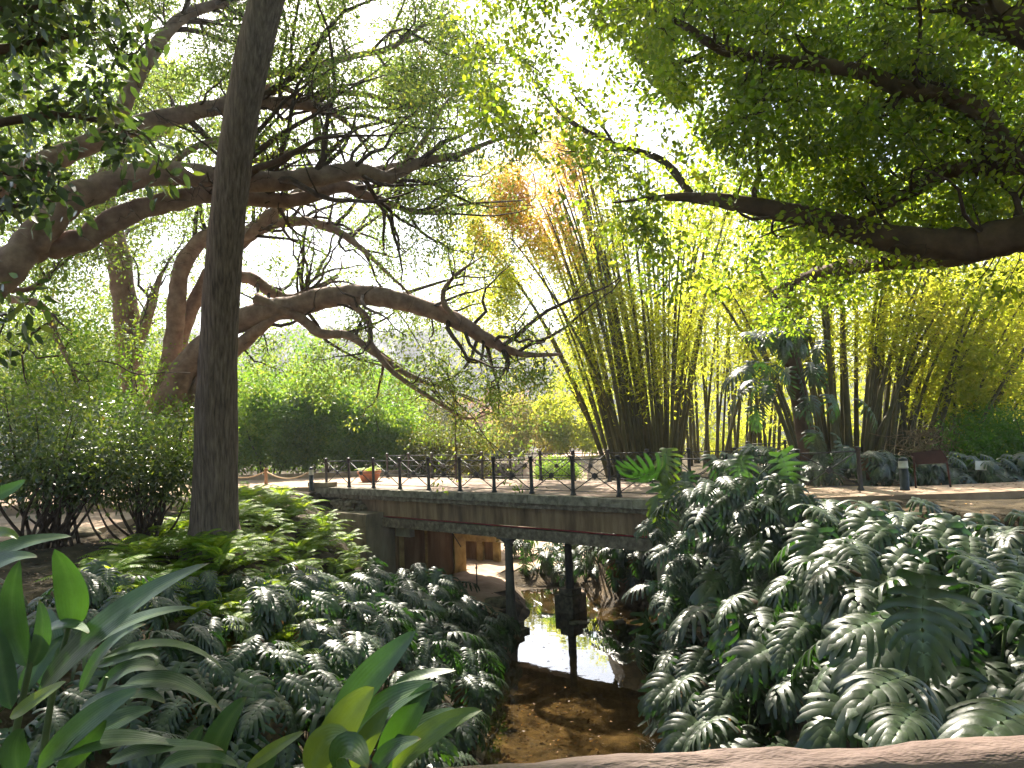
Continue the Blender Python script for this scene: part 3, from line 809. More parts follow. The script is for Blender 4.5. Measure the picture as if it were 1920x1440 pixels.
# ------------------------------------------------------------------ split-leaf plants
def monstera_mesh(seed):
    r = np.random.default_rng(seed)
    Vs, Fs, tint, rib, n0 = [], [], [], [], 0
    NL = 8
    base_t = r.uniform(.1, .9)
    for side in (-1, 1):
        for i in range(NL):
            m = -.02 + .90 * (i + .5) / NL
            ang = math.radians(np.interp(i / (NL - 1), [0, .25, .6, 1], [128, 96, 66, 34]) + r.uniform(-5, 5))
            if r.random() < .05 and 0 < i < NL - 1: continue
            ln = np.interp(i / (NL - 1), [0, .2, .5, .8, 1], [.40, .50, .50, .40, .30]) * r.uniform(.84, 1.10)
            hw0 = .5 * .9 / NL
            ss = np.array([0, .16, .34, .5, .66, .82, .94, 1.0])
            wk = np.array([1.0, 1.18, 1.05, .82, .80, .76, .58, .20]) * (1 if i else 1.25)
            if r.random() < .25: wk[3:] *= .85
            p = np.array([m, 0.0]); pts = [p.copy()]
            for k in range(1, len(ss)):
                a = ang - math.radians(34) * ss[k]
                p = p + np.array([math.cos(a), math.sin(a)]) * ln * (ss[k] - ss[k - 1]); pts.append(p.copy())
            pts = np.array(pts); tg = nrm(np.gradient(pts, axis=0)); nn_ = np.stack([-tg[:, 1], tg[:, 0]], 1)
            dro = r.uniform(.2, .42)
            zz = .05 * np.sin(ss * math.pi * .8) - dro * ln * 1.5 * ss ** 2.0 + r.uniform(-.03, .03) * ss + r.uniform(-.004, .004)
            row = []
            for o, dz in ((-1, -.010), (0, .005), (1, -.010)):
                q = pts + nn_ * (hw0 * wk * o)[:, None]
                z = zz + dz * np.minimum(1, ss * 4)
                zm = .06 * np.sin(q[:, 0] * 2.4) - .22 * np.maximum(q[:, 0], 0) ** 2.2
                row.append(np.stack([q[:, 0], side * np.maximum(q[:, 1], 0.0) if i else side * q[:, 1] * 1.0, z + zm], 1))
            V = np.stack(row, 1)
            if i == 0: V[..., 1] = np.where(side * V[..., 1] < 0.004, side * 0.004, V[..., 1])
            K = len(ss)
            Vs.append(V.reshape(-1, 3))
            f = [(k * 3 + j, k * 3 + j + 1, (k + 1) * 3 + j + 1, (k + 1) * 3 + j) for k in range(K - 1) for j in range(2)]
            f = np.array(f) + n0
            if side < 0: f = f[:, ::-1]
            Fs.append(f); n0 += K * 3
            tint.append(np.full(K * 3, base_t)); rib.append(np.repeat((ss == 0).astype(float), 3))
    # tip lobe
    xs = np.array([.84, .92, 1.0, 1.06, 1.10]); ww = np.array([.05, .075, .06, .03, .004])
    V = np.stack([np.stack([xs, ww * o, .06 * np.sin(xs * 2.4) - .22 * xs ** 2.2 - abs(o) * .01 - .002 * (xs - .8)], 1) for o in (-1, 0, 1)], 1)
    Vs.append(V.reshape(-1, 3)); Fs.append(np.array([(k * 3 + j, (k + 1) * 3 + j, (k + 1) * 3 + j + 1, k * 3 + j + 1) for k in range(4) for j in range(2)]) + n0)
    tint.append(np.full(15, base_t)); rib.append(np.tile([0, .8, 0], 5))
    mb = MB(); mb.v = Vs; mb.f = Fs; mb.t = tint; mb.n = n0 + 15
    me = mb.mesh('split_leaf', M['monstera'])
    a = me.attributes.new("rib", 'FLOAT', 'POINT'); a.data.foreach_set("value", np.concatenate(rib).astype(np.float32))
    a = me.attributes.new("vein", 'FLOAT', 'POINT'); a.data.foreach_set("value", np.concatenate(Vs)[:, 0].astype(np.float32) * 60)
    return me
LEAF_MESH = [monstera_mesh(i) for i in range(14)]
for i, me in enumerate(LEAF_MESH):         # fixed kinds of leaf: dark, mid, fresh
    t = [.1, .25, .4, .3, .5, .2, .6, .15, .45, .55, .35, .7, .8, .97][i]
    me.attributes["tint"].data.foreach_set("value", np.full(len(me.vertices), t, np.float32))

for i in (20, 21, 22):                     # withered leaves
    me = monstera_mesh(i); me.materials[0] = M['dead_leaf']; me.attributes['tint'].data.foreach_set('value', np.full(len(me.vertices), (i - 20) / 2, np.float32)); LEAF_MESH.append(me)
def leaf_matrix(p, az, pitch, roll, size):
    """leaf base p, tip heads to azimuth az at pitch below the level, rolled about its midrib"""
    x = np.array([math.cos(az) * math.cos(pitch), math.sin(az) * math.cos(pitch), -math.sin(pitch)])
    y = nrm(np.cross([0, 0, 1.0], x)); z = np.cross(x, y)
    y2 = y * math.cos(roll) + z * math.sin(roll); z2 = np.cross(x, y2)
    return Matrix(((x[0] * size, y2[0] * size, z2[0] * size, p[0]), (x[1] * size, y2[1] * size, z2[1] * size, p[1]), (x[2] * size, y2[2] * size, z2[2] * size, p[2]), (0, 0, 0, 1)))

def monstera_proto(seed, nleaf, reach=.55, height=.75, size=.6, face=-math.pi / 2, spread=2.4):
    r = np.random.default_rng(seed)
    root = empty('split_leaf_plant')
    sm = MB(); leaves = []
    for k in range(nleaf):
        az = face + r.uniform(-spread, spread) * (.45 + .55 * r.random())
        rr = reach * r.uniform(.25, 1.0); h = height * r.uniform(.45, 1.08) * (1.12 - .4 * rr / reach)
        p = np.array([math.cos(az) * rr, math.sin(az) * rr, h])
        b = np.array([r.normal(0, .04), r.normal(0, .04), -.15])
        c = b + (p - b) * .6 + np.array([0, 0, .22 * h])
        tt = np.linspace(0, 1, 7)[:, None]
        cur = (1 - tt) ** 2 * b + 2 * tt * (1 - tt) * c + tt ** 2 * p
        sm.tube(cur, np.linspace(.014, .008, 7), 5)
        az2 = az + r.normal(0, .45)
        pitch = math.radians(r.uniform(5, 58)) if r.random() < .86 else math.radians(r.uniform(70, 95))
        o = bpy.data.objects.new('split_leaf', LEAF_MESH[int(r.choice(17, p=np.array([3, 3, 3, 3, 3, 3, 2, 3, 3, 2, 3, .7, .4, .3, .35, .3, .35]) / 33.4))])
        COL.objects.link(o); o.parent = root
        o.matrix_basis = leaf_matrix(p, az2, pitch, r.normal(0, .28), size * r.uniform(.72, 1.15))
    sm.build('leaf_stalk', M['stem_green'], root)
    return root
def dup(root, loc, rz, sc=1.0):
    c = root.copy(); COL.objects.link(c)
    c.location = loc; c.rotation_euler = (0, 0, rz); c.scale = (sc,) * 3
    for ch in root.children:
        d = ch.copy(); COL.objects.link(d); d.parent = c
    return c
def remove_tree(root):
    for ch in list(root.children): bpy.data.objects.remove(ch)
    bpy.data.objects.remove(root)

rm = np.random.default_rng(21)
PROTO = [monstera_proto(100 + i, [15, 14, 17, 14, 15, 13][i], size=.49) for i in range(6)]
ORD = ['first', 'second', 'third', 'fourth', 'fifth', 'sixth', 'seventh', 'eighth', 'ninth', 'tenth', 'eleventh', 'twelfth', 'thirteenth', 'fourteenth', 'fifteenth', 'sixteenth', 'seventeenth', 'eighteenth', 'nineteenth', 'twentieth', 'twenty-first', 'twenty-second', 'twenty-third', 'twenty-fourth', 'twenty-fifth', 'twenty-sixth']
def in_view(p, m=60):
    q = p - CC; d = q @ FW
    if d < 1: return False
    x = 960 + F * (q @ RT) / d; y = 720 - F * (q @ UP) / d
    return -m < x < 1920 + m and y < 1440 + 4 * m
used = set()
def put_monstera(p, rz, sc, label, group, proto=None):
    k = int(rm.integers(6)) if proto is None else proto
    c = dup(PROTO[k], tuple(p), rz, sc)
    tag(c, label, 'split-leaf plant', group)
    return c
# bank below the sign
rowi = 0
y = 2.35
while y < 14.6:
    xs = float(stream_x(y)); k = 0
    x = xs + (1.75 if y < 8 else 1.85) + rm.uniform(-.1, .1)
    lim = min(.78 * y + 1.4, 11)
    if y > 14.0: lim = min(lim, 6.0)
    while x < lim:
        u = x - xs
        p = np.array([x, y + rm.uniform(-.22, .22), 0]); p[2] = float(ground_h(p[0], p[1]))
        top = np.interp(u, [1.2, 1.9, 2.5, 3.2, 4], [-2.6, -1.9, -.9, -.1, .08]) + rm.normal(0, .07)      # height of the leaf cover
        if y > 10 and u > 3: top += .28 * float(sstep(10, 11.5, y)) - .2 * float(sstep(12.4, 13.2, y))
        sc = np.clip((top - p[2]) / .80, .8, 1.45)
        p[2] = top - .80 * sc
        if in_view(p + [0, 0, .8]) and st_of(p[0], p[1])[1] < -.45:
            put_monstera(p, rm.uniform(-.5, .5) - .35, sc, f"split-leaf plant {ORD[k]} from the water in {ORD[rowi]} row beyond handrail on the sign bank"[:200], 'split-leaf plants on the bank below the sign')
            k += 1
        x += rm.uniform(.62, .82) * (1 if y < 8 else 1.15)
    y += .62 + .03 * rowi; rowi += 1
# bank with the tall trunk
rowi = 0; y = 2.6
while y < 19.5:
    xs = float(stream_x(y)); k = 0
    x = xs - (2.15 if y > 8 else 1.9) + rm.uniform(-.1, .1)
    lim = -min(.76 * y + 1.2, np.interp(y, [3, 11, 13, 15, 17, 20], [9, 5.6, 4.6, 4.2, 3.9, 3.4]))
    while x > lim:
        u = xs - x
        p = np.array([x, y + rm.uniform(-.22, .22), 0]); p[2] = float(ground_h(p[0], p[1]))
        top = np.interp(u, [1.8, 2.4, 3.5, 5, 7], [-3.0, -2.3, -1.4, -.75, -.15]) + rm.normal(0, .08)
        if y > 14: top += (np.interp(u, [1.6, 2.4, 3.5, 5], [-2.85, -2.4, -1.9, -1.55]) + rm.normal(0, .06) - top) * float(sstep(14, 16, y))
        sc = np.clip((top - p[2]) / .80, .75, 1.25)
        p[2] = max(p[2], top - .80 * sc)
        s_, t_ = st_of(p[0], p[1])
        if in_view(p + [0, 0, .8]) and t_ < -.9 and not (abs(x + 5.4) < .8 and abs(y - 13) < .8):
            put_monstera(p, rm.uniform(-.7, .7) + .2, sc, f"split-leaf plant {ORD[k]} from the water in {ORD[rowi]} row beyond handrail on the trunk bank", 'split-leaf plants on the bank with the tall trunk')
            k += 1
        x -= rm.uniform(.60, .80) * (1 if y < 8 else 1.1)
    y += .60 + .035 * rowi; rowi += 1
# beyond and beside the bridge
names = ['against the second column', 'between the two columns', 'above the dark water', 'beneath the middle of the girder', 'close to the far abutment', 'behind the sandy path', 'at the far stream bend', 'under the near girder end', 'high on the dark bank', 'on the dark bank toward the abutment']
for i, (px_, py_, d_, sc) in enumerate([(1012, 1072, 17, 1.2), (1060, 1080, 17, 1.2), (1100, 1085, 17, 1.2), (1150, 1085, 17, 1.2), (1195, 1085, 16, 1.2), (1000, 1045, 17, 1.3), (1075, 1045, 17, 1.4), (1235, 1075, 16, 1.2), (1125, 1050, 17, 1.3), (1175, 1050, 17, 1.3)]):
    put_monstera(on_ground(px_, py_, 0, d_), rm.uniform(-1, 1), sc, f"split-leaf plant {names[i]}, seen beneath the bridge", 'split-leaf plants beneath the bridge')
for i, (px_, py_, d_, sc, nm) in enumerate([(1292, 985, 13.2, 1.15, 'tall split-leaf plant in the sun before the railing end of the bridge'),
        (1350, 985, 12.6, 1.15, 'split-leaf plant reaching over the last bridge posts, backlit bright green'), (1415, 990, 12.6, 1.2, 'split-leaf plant with large hanging backlit leaf before the dark railing'),
        (1480, 985, 12.6, 1.2, 'dark split-leaf plant hiding the short railing by the path'), (1228, 1015, 14.2, .62, 'small silvery split-leaf plant drooping over the bridge fascia'),
        (1300, 1080, 13.5, 1.05, 'split-leaf plant hanging over the stone abutment at the bridge end'), (1268, 1140, 13, .95, 'split-leaf plant low at the water below the bridge end'), (1330, 930, 14.8, 1.2, 'dark split-leaf plant rising above the bridge railing end'), (1420, 915, 15.5, 1.2, 'split-leaf plant in shade against the yellow bamboo gap')]):
    put_monstera(P(px_, py_, d_), rm.uniform(-.6, .6) - .5, sc, nm, 'split-leaf plants at the bridge end')
spots = [(1560, 900), (1620, 900), (1660, 905), (1730, 905), (1770, 905), (1820, 908), (1870, 905), (1915, 903), (1500, 890), (1585, 880), (1455, 885)]
wh = ['behind the thin iron post', 'between iron post and bollard', 'just behind the white banded bollard', 'under the tilted brown sign', 'at the leg of the tilted sign', 'around the white plaque', 'past the white plaque', 'at the far end of the path edge', 'at the foot of the leaning trunk', 'at the foot of the second bamboo clump', 'before the bright bamboo gap']
for i, (px_, py_) in enumerate(spots):
    put_monstera(P(px_, py_ + 8, 17.6 if i < 8 else 20), rm.uniform(-.8, .8), rm.uniform(.95, 1.15), f"shaded split-leaf plant {wh[i]}", 'split-leaf plants across the path')
# the big dark leaf that stands upright, seen from behind, and the pale one by the handrail
def single(label, px_, py_, d_, leaves):
    p = P(px_, py_, d_); r_ = empty('split_leaf_plant', tuple(p)); tag(r_, label, 'split-leaf plant', None)
    sm = MB()
    for (bx, by, bd, tx, ty, td, k, roll) in leaves:
        a, b = P(bx, by, bd), P(tx, ty, td); L = np.linalg.norm(b - a); x = (b - a) / L; L = L * (.72 if roll is None else 1)
        v = nrm(CC - a) if roll is not None else np.array([0, -.25, 1.0]); y_ = nrm(np.cross(v, x)); z_ = np.cross(x, y_); roll = roll or 0.0
        y2 = y_ * math.cos(roll) + z_ * math.sin(roll); z2 = np.cross(x, y2)
        o = bpy.data.objects.new('split_leaf', LEAF_MESH[k]); COL.objects.link(o); o.parent = r_
        mm = Matrix.Identity(4)
        for i_ in range(3):
            mm[i_][0], mm[i_][1], mm[i_][2] = x[i_] * L, y2[i_] * L, z2[i_] * L
            mm[i_][3] = (a - p)[i_]
        o.matrix_basis = mm
        sm.tube(np.array([a - p + np.array([0, .02, 0]) * 0, (a - p) * .45 + np.array([0, .1, .05]), np.array([0, .1, -.2])]), .012, 6)
    so = sm.build('leaf_stalk', M['stem_green']); so.parent = r_
single('huge upright dark green leaf among silvery split-leaf plants', 1760, 1300, 4.5, [(1732, 1090, 4.3, 1728, 1252, 4.25, 0, 2.95)])
single('broad pale sunlit split leaf lying just beyond the handrail', 1900, 1420, 2.6, [(1945, 1335, 2.5, 1760, 1385, 2.2, 8, None), (2040, 1270, 3.0, 1900, 1300, 2.8, 4, None)])
single('bright silver split leaf bowing low near the middle of the bank', 1650, 1380, 4.2, [(1700, 1268, 4.4, 1560, 1320, 4.0, 3, None), (1670, 1160, 4.9, 1520, 1195, 4.6, 1, None), (1720, 1330, 3.8, 1650, 1395, 3.4, 4, None)])
single('bright green sunlit leaf pair standing over the bridge railing', 1255, 930, 13.4, [(1250, 845, 13.4, 1243, 905, 13.2, 13, .4), (1262, 905, 13.3, 1225, 960, 13.0, 13, .2), (1245, 885, 13.4, 1178, 893, 13.0, 3, -.9)])
single('pair of large backlit green leaves hanging before the dark railing', 1400, 930, 12.6, [(1392, 858, 12.6, 1385, 915, 12.4, 12, .2), (1465, 852, 12.6, 1492, 925, 12.4, 12, 2.9)])
for q in PROTO: remove_tree(q)

# ------------------------------------------------------------------ broad-bladed ginger before the eye
def blade(mb, b, c, e, w, d0, d1, d2, roll=0.0, tint=.4, fold=.18):
    a_, c_, e_ = P(*b, d0), P(*c, d1), P(*e, d2)
    n = 16; t = np.linspace(0, 1, n)[:, None]
    cur = (1 - t) ** 2 * a_ + 2 * t * (1 - t) * c_ + t * t * e_
    T = nrm(np.gradient(cur, axis=0))
    view = nrm(CC - cur)
    S = nrm(np.cross(T, view)); N = np.cross(S, T)
    ro = roll + np.linspace(-.15, .25, n)
    S2 = S * np.cos(ro)[:, None] + N * np.sin(ro)[:, None]; N2 = np.cross(S2, T)
    tt = t[:, 0]
    prof = np.sin(math.pi * np.clip(tt, .0, 1) ** .8) ** .62 * .97 + .03
    prof[-1] = .004
    hw = w * .5 * d1 / F / max(.45, abs(math.cos(roll))) * prof
    offs = [-1, -.66, -.33, 0, .33, .66, 1]
    ph = rm.uniform(0, 6)
    V = np.stack([cur + S2 * (hw * o)[:, None] + N2 * ((abs(o) * fold - .04 * np.sin(tt * 9 + ph + o * 2) * abs(o)) * hw)[:, None] for o in offs], 1)
    K = 7
    f = [(i * K + j, i * K + j + 1, (i + 1) * K + j + 1, (i + 1) * K + j) for i in range(n - 1) for j in range(K - 1)]
    mb.add(V.reshape(-1, 3), f, tint)
    mb.rib = np.tile([0, 0, .0, 1, 0, 0, 0], n)
    mb.tip = np.repeat(sstep(rm.uniform(.88, 1.0), 1.02, tt) if rm.random() < .65 else tt * 0, K)
    mb.vein = np.tile(np.array(offs) * 30, n)
def ginger(label, foot, blades, stem=None):
    g_ = empty('ginger_plant', tuple(P(*foot))); tag(g_, label, 'broad-leaf plant', 'broad bladed plants before the handrail')
    if stem:
        pts = [P(*q) for q in stem]
        m = MB(); c_, r_ = spline(pts, np.linspace(.014, .007, len(pts))); m.tube(c_, r_, 8); m.build('stem', M['stem_green'], g_)
    for bl in blades:
        m = MB(); blade(m, *bl)
        o = m.build('leaf_blade', M['ginger'], g_)
        at = o.data.attributes.new("rib", 'FLOAT', 'POINT'); at.data.foreach_set("value", m.rib.astype(np.float32))
        at = o.data.attributes.new("vein", 'FLOAT', 'POINT'); at.data.foreach_set("value", m.vein.astype(np.float32))
        at = o.data.attributes.new("tip", 'FLOAT', 'POINT'); at.data.foreach_set("value", m.tip.astype(np.float32))
    return g_
ginger('upright broad-leaf shoot with two dark blades and bright tips', (0, 1500, 2.3), [
    ((54, 1252), (0, 1150), (38, 1050), 44, 2.3, 2.3, 2.25, .1, .3), ((56, 1252), (92, 1200), (74, 1125), 30, 2.3, 2.3, 2.3, -.2, .35),
    ((20, 1330), (0, 1240), (-6, 1170), 42, 2.2, 2.2, 2.2, .2, .2), ((18, 1345), (70, 1310), (124, 1278), 24, 2.2, 2.15, 2.1, .75, 1.0),
    ((40, 1300), (70, 1240), (120, 1190), 34, 2.4, 2.4, 2.5, .5, .3)], [(5, 1500, 2.3), (30, 1370, 2.3), (55, 1250, 2.3), (56, 1235, 2.3)])
ginger('broad-leaf shoot carrying one oval upright blade beside the tall pair', (80, 1500, 2.6), [
    ((132, 1178), (150, 1110), (102, 1029), 54, 2.6, 2.6, 2.5, .15, .4), ((112, 1250), (95, 1190), (88, 1140), 40, 2.6, 2.7, 2.8, .3, .15),
    ((95, 1290), (80, 1230), (70, 1190), 40, 2.6, 2.6, 2.7, .5, .2), ((70, 1300), (210, 1130), (393, 1056), 44, 2.6, 2.4, 2.4, .85, .25),
    ((100, 1260), (230, 1145), (370, 1140), 24, 2.6, 2.5, 2.4, 1.0, .45), ((84, 1180), (130, 1165), (165, 1188), 22, 2.6, 2.5, 2.4, 1.0, .4)],
    [(70, 1500, 2.6), (95, 1320, 2.6), (125, 1190, 2.6), (132, 1176, 2.6)])
ginger('silvery arching broad-leaf shoot spreading over split leaves', (150, 1500, 2.7), [
    ((230, 1287), (320, 1250), (415, 1332), 32, 2.7, 2.6, 2.6, .9, .35), ((190, 1235), (330, 1170), (418, 1254), 15, 2.8, 2.7, 2.6, .9, .75),
    ((180, 1300), (250, 1215), (330, 1275), 26, 2.8, 2.8, 2.7, .8, .2), ((150, 1330), (250, 1280), (310, 1320), 30, 2.7, 2.6, 2.5, .9, .2),
    ((180, 1250), (300, 1200), (292, 1250), 22, 2.8, 2.7, 2.6, .8, .3), ((150, 1300), (190, 1190), (275, 1170), 20, 2.8, 2.8, 2.8, .9, .35),
    ((210, 1200), (245, 1150), (262, 1110), 16, 2.9, 2.9, 2.9, .5, .3)], [(140, 1500, 2.7), (165, 1380, 2.7), (200, 1270, 2.7)])
ginger('broad-leaf shoot with long sunlit slanting blade low beside the rail', (60, 1520, 2.1), [
    ((70, 1442), (170, 1330), (265, 1292), 44, 2.0, 2.0, 2.0, .45, .6), ((110, 1450), (160, 1390), (200, 1350), 40, 2.0, 2.0, 2.0, -.2, .5),
    ((150, 1390), (220, 1345), (288, 1330), 36, 2.1, 2.1, 2.1, .7, .3), ((35, 1450), (20, 1400), (44, 1366), 48, 1.9, 1.9, 1.9, .2, .25),
    ((200, 1430), (310, 1385), (420, 1407), 26, 2.0, 1.95, 1.9, .9, .5), ((100, 1420), (200, 1370), (345, 1400), 34, 2.0, 2.0, 1.95, .95, .3)],
    [(60, 1530, 2.1), (85, 1440, 2.05), (110, 1400, 2.05)])
ginger('pale broad upright blade with a narrow dark companion', (400, 1560, 2.2), [
    ((388, 1470), (395, 1380), (463, 1306), 50, 2.2, 2.2, 2.15, .25, .45), ((352, 1430), (358, 1390), (382, 1360), 28, 2.2, 2.2, 2.2, .1, .25),
    ((462, 1442), (515, 1400), (571, 1372), 24, 2.2, 2.15, 2.1, .3, .95), ((490, 1450), (505, 1420), (520, 1400), 30, 2.2, 2.2, 2.2, .3, .4),
    ((300, 1440), (380, 1400), (450, 1440), 30, 2.1, 2.1, 2.1, .9, .35)], [(400, 1570, 2.2), (395, 1500, 2.2), (390, 1460, 2.2)])
ginger('tall green broad-leaf shoot leaning up beside the open water', (600, 1560, 2.2), [
    ((628, 1350), (690, 1270), (781, 1182), 58, 2.2, 2.2, 2.2, .35, .4), ((600, 1445), (640, 1340), (702, 1289), 66, 2.1, 2.1, 2.1, .15, .9),
    ((655, 1385), (730, 1300), (822, 1283), 48, 2.2, 2.15, 2.1, .6, .4), ((715, 1445), (750, 1360), (812, 1278), 56, 2.15, 2.1, 2.1, .3, .35),
    ((660, 1440), (690, 1380), (730, 1325), 40, 2.1, 2.1, 2.1, .3, .85)], [(600, 1570, 2.2), (612, 1450, 2.2), (625, 1370, 2.2)])
ginger('bright green curling broad-leaf shoot lowest beside the handrail', (700, 1580, 2.0), [
    ((735, 1445), (810, 1350), (905, 1331), 42, 2.0, 2.0, 2.0, .3, .8), ((735, 1410), (780, 1360), (855, 1329), 34, 2.1, 2.1, 2.05, .75, .4),
    ((740, 1282), (790, 1262), (855, 1257), 20, 2.3, 2.3, 2.3, .7, .45), ((640, 1450), (640, 1370), (690, 1440), 60, 1.9, 1.8, 1.75, .5, .6),
    ((585, 1450), (600, 1370), (655, 1383), 60, 1.95, 1.95, 1.9, .2, .95), ((700, 1445), (725, 1400), (790, 1385), 34, 1.95, 1.95, 1.9, .5, .3)],
    [(690, 1590, 2.0), (705, 1480, 2.0), (730, 1420, 2.0)])
ginger('silver strap leaf reaching in at the frame edge above the rest', (-120, 1300, 3.0), [
    ((-60, 1060), (40, 1010), (134, 1006), 26, 3.0, 3.0, 3.0, .85, .3), ((-40, 1010), (10, 985), (34, 1012), 20, 3.0, 2.9, 2.9, .4, .95), ((-40, 1075), (20, 1040), (70, 1045), 24, 3, 2.9, 2.9, .9, .3),
    ((-60, 940), (10, 930), (48, 899), 26, 3, 3, 3, .3, .3)], [(-110, 1320, 3.0), (-90, 1150, 3.0), (-50, 1030, 3.0)])

# ------------------------------------------------------------------ ferns
def fern_mesh(seed):
    r = np.random.default_rng(seed); mb = MB()
    for k in range(19):
        az = 2 * math.pi * k / 19 + r.uniform(-.3, .3); L = r.uniform(.5, .8); el = r.uniform(.5, 1.25)
        t = np.linspace(0, 1, 24)[:, None]
        d = np.array([math.cos(az), math.sin(az), 0])
        cur = d * (t * L * math.cos(el * .75)) + np.array([0, 0, 1]) * (t * L * math.sin(el) - t * t * L * .55)
        T = nrm(np.gradient(cur, axis=0)); S = nrm(np.cross(T, [0, 0, 1.0])); N = np.cross(S, T)
        tt = t[2:, 0]; ln = .12 * np.sin(math.pi * np.clip(tt * .93 + .06, 0, 1)) ** .8 * L / .65
        for sgn in (-1, 1):
            A = S[2:] * sgn + T[2:] * .45 - np.array([0, 0, .15])
            cards(mb, cur[2:], A, N[2:] + r.normal(0, .2, (22, 3)), ln, .018, r.random() * .5 + r.random(22) * .45, 'hex')
        mb.tube(cur, .004, 3, .2, cap=False)
    return mb.mesh('fronds', M['fern'])
FERN = [fern_mesh(i) for i in range(5)]
rf_ = np.random.default_rng(31)
rowi = 0
for yy in np.arange(10.6, 22.3, .62):
    k = 0
    x0 = np.interp(yy, [10.6, 13, 16, 19, 22], [-3.7, -3.9, -4.3, -4.5, -5.0]); x1 = np.interp(yy, [10.6, 13, 16, 19, 22], [-6.3, -7.0, -7.6, -7.8, -7.3])
    x = x0
    while x > x1:
        p = np.array([x + rf_.uniform(-.15, .15), yy + rf_.uniform(-.2, .2), 0])
        if st_of(p[0], p[1])[1] < -.5 and not (abs(p[0] + 5.42) < .55 and abs(p[1] - 13) < .5):
            p[2] = float(ground_h(p[0], p[1])) - .02 + np.interp(yy, [10, 16, 21], [.0, .12, .34])
            f = empty('fern', tuple(p)); f.rotation_euler = (0, 0, rf_.uniform(0, 6)); s_ = rf_.uniform(.95, 1.45); f.scale = (s_,) * 3
            tag(f, f"feathery fern {ORD[k]} from the bridge side in {ORD[rowi]} row behind the split leaves", 'fern', 'ferns between the tall trunk and the bridge')
            o = bpy.data.objects.new('fronds', FERN[int(rf_.integers(5))]); COL.objects.link(o); o.parent = f; k += 1
        x -= rf_.uniform(.55, .8)
    if k: rowi += 1
    if rowi > 15: break
for i, (px_, py_, d_, nm) in enumerate([(400, 1035, 12.2, 'fern clump against the foot of the tall trunk'), (438, 1030, 12.4, 'bright fern at the bridge side of the trunk foot'), (360, 1030, 12.2, 'fern on the shrub side of the trunk foot'), (415, 1050, 11.6, 'lowest fern before the trunk foot')]):
    f = empty('fern', tuple(P(px_, py_, d_))); f.scale = (1.1,) * 3; tag(f, nm, 'fern', 'ferns between the tall trunk and the bridge')
    o = bpy.data.objects.new('fronds', FERN[i]); COL.objects.link(o); o.parent = f
f = empty('potted_plant', tuple(pb + [0, 0, .36])); f.scale = (.95, .95, .75); tag(f, 'pale feathery plant growing in the terracotta planter on the bridge', 'potted plant')
o = bpy.data.objects.new('fronds', FERN[2]); COL.objects.link(o); o.parent = f

# ------------------------------------------------------------------ trees
rt_ = np.random.default_rng(41)
def wander(p, d, L, n, rng, wob=.3, up=.06):
    pts = [p]
    d = nrm(d)
    for i in range(n):
        d = nrm(d + rng.normal(0, wob * 1.25, 3) + np.array([0, 0, up]))
        pts.append(pts[-1] + d * L / n)
    return np.array(pts)
def limb_trace(tr):
    """[(px, py, d, radius px)] -> points and radii"""
    pts = [P(a, b, d) for a, b, d, r in tr]; rad = [r * d / F for a, b, d, r in tr]
    p_, r_ = spline(pts, rad, 6)
    return p_, r_ * np.interp(np.linspace(0, 1, len(r_)), [0, .72, 1], [1, 1, .3])
def grow(pts, rad, n, Ls, rng, up=.10, t0=.2, kids=4, wob=.28):
    """side branches and twigs from a limb: list of (points, radii) and the points where leaves gather"""
    out, tips = [], []
    for k in range(n):
        i = int((t0 + (1 - t0) * rng.random()) * (len(pts) - 1))
        T = nrm(pts[min(i + 1, len(pts) - 1)] - pts[max(i - 1, 0)])
        side = nrm(np.cross(T, rng.normal(size=3)))
        d = T * rng.uniform(.2, .9) + side * .8 + np.array([0, 0, up * 4])
        L = rng.uniform(*Ls)
        b = wander(pts[i], d, L, 8, rng, wob, up)
        r0 = min(rad[i] * .55, .012 + .017 * L)
        out.append((b, np.linspace(r0, .010, 9)))
        tips.append(b[-1])
        for q in range(kids):
            j = int(rng.integers(2, 9)) - 1
            Tb = nrm(b[j] - b[j - 1])
            c = wander(b[j], Tb * .6 + rng.normal(0, .6, 3) + [0, 0, up * 2], L * rng.uniform(.25, .5), 5, rng, .32, up)
            out.append((c, np.linspace(max(.006, r0 * .4 * (1 - j / 10)), .005, 6)))
            tips += [c[-1], c[3]]
    return out, tips
def tree(name, label, base, limbs, bark, bark_twig=None, trunk=None, group=None):
    t = empty(name, tuple(base)); tag(t, label, 'tree', group)
    if trunk is not None:
        m = MB(); m.tube(*trunk, sides=16); m.build('trunk', bark, t)
    for (p, r) in limbs:
        p = p + rt_.normal(0, 1, p.shape) * (r * .06)[:, None]
        m = MB(); m.tube(p, r * (1 + rt_.normal(0, .04, len(r))), 12); m.build('limb', bark, t)
    return t
def crown(t, tips, rad, per, L, W, mat, rng, shape='quad', droop=.2, up=.5, name='crown', tint=(0, 1), flat=.8):
    m = MB(); cloud(m, np.array(tips), rad, per, L, W, rng, up, droop, tint, shape, flat)
    return m.build(name, mat, t, smooth=False)
def twigs(t, brs, mat, name='branches', sides=5):
    m = MB()
    mid = np.array([p[len(p) // 2] for p, r in brs]); kp = sun_keep(mid, rt_) | (np.array([r[0] for p, r in brs]) > .055)
    brs = [b_ for b_, k_ in zip(brs, kp) if k_]
    for p, r in brs: m.tube(p, r, sides if r[0] > .03 else 4, cap=False)
    return m.build(name, mat, t)

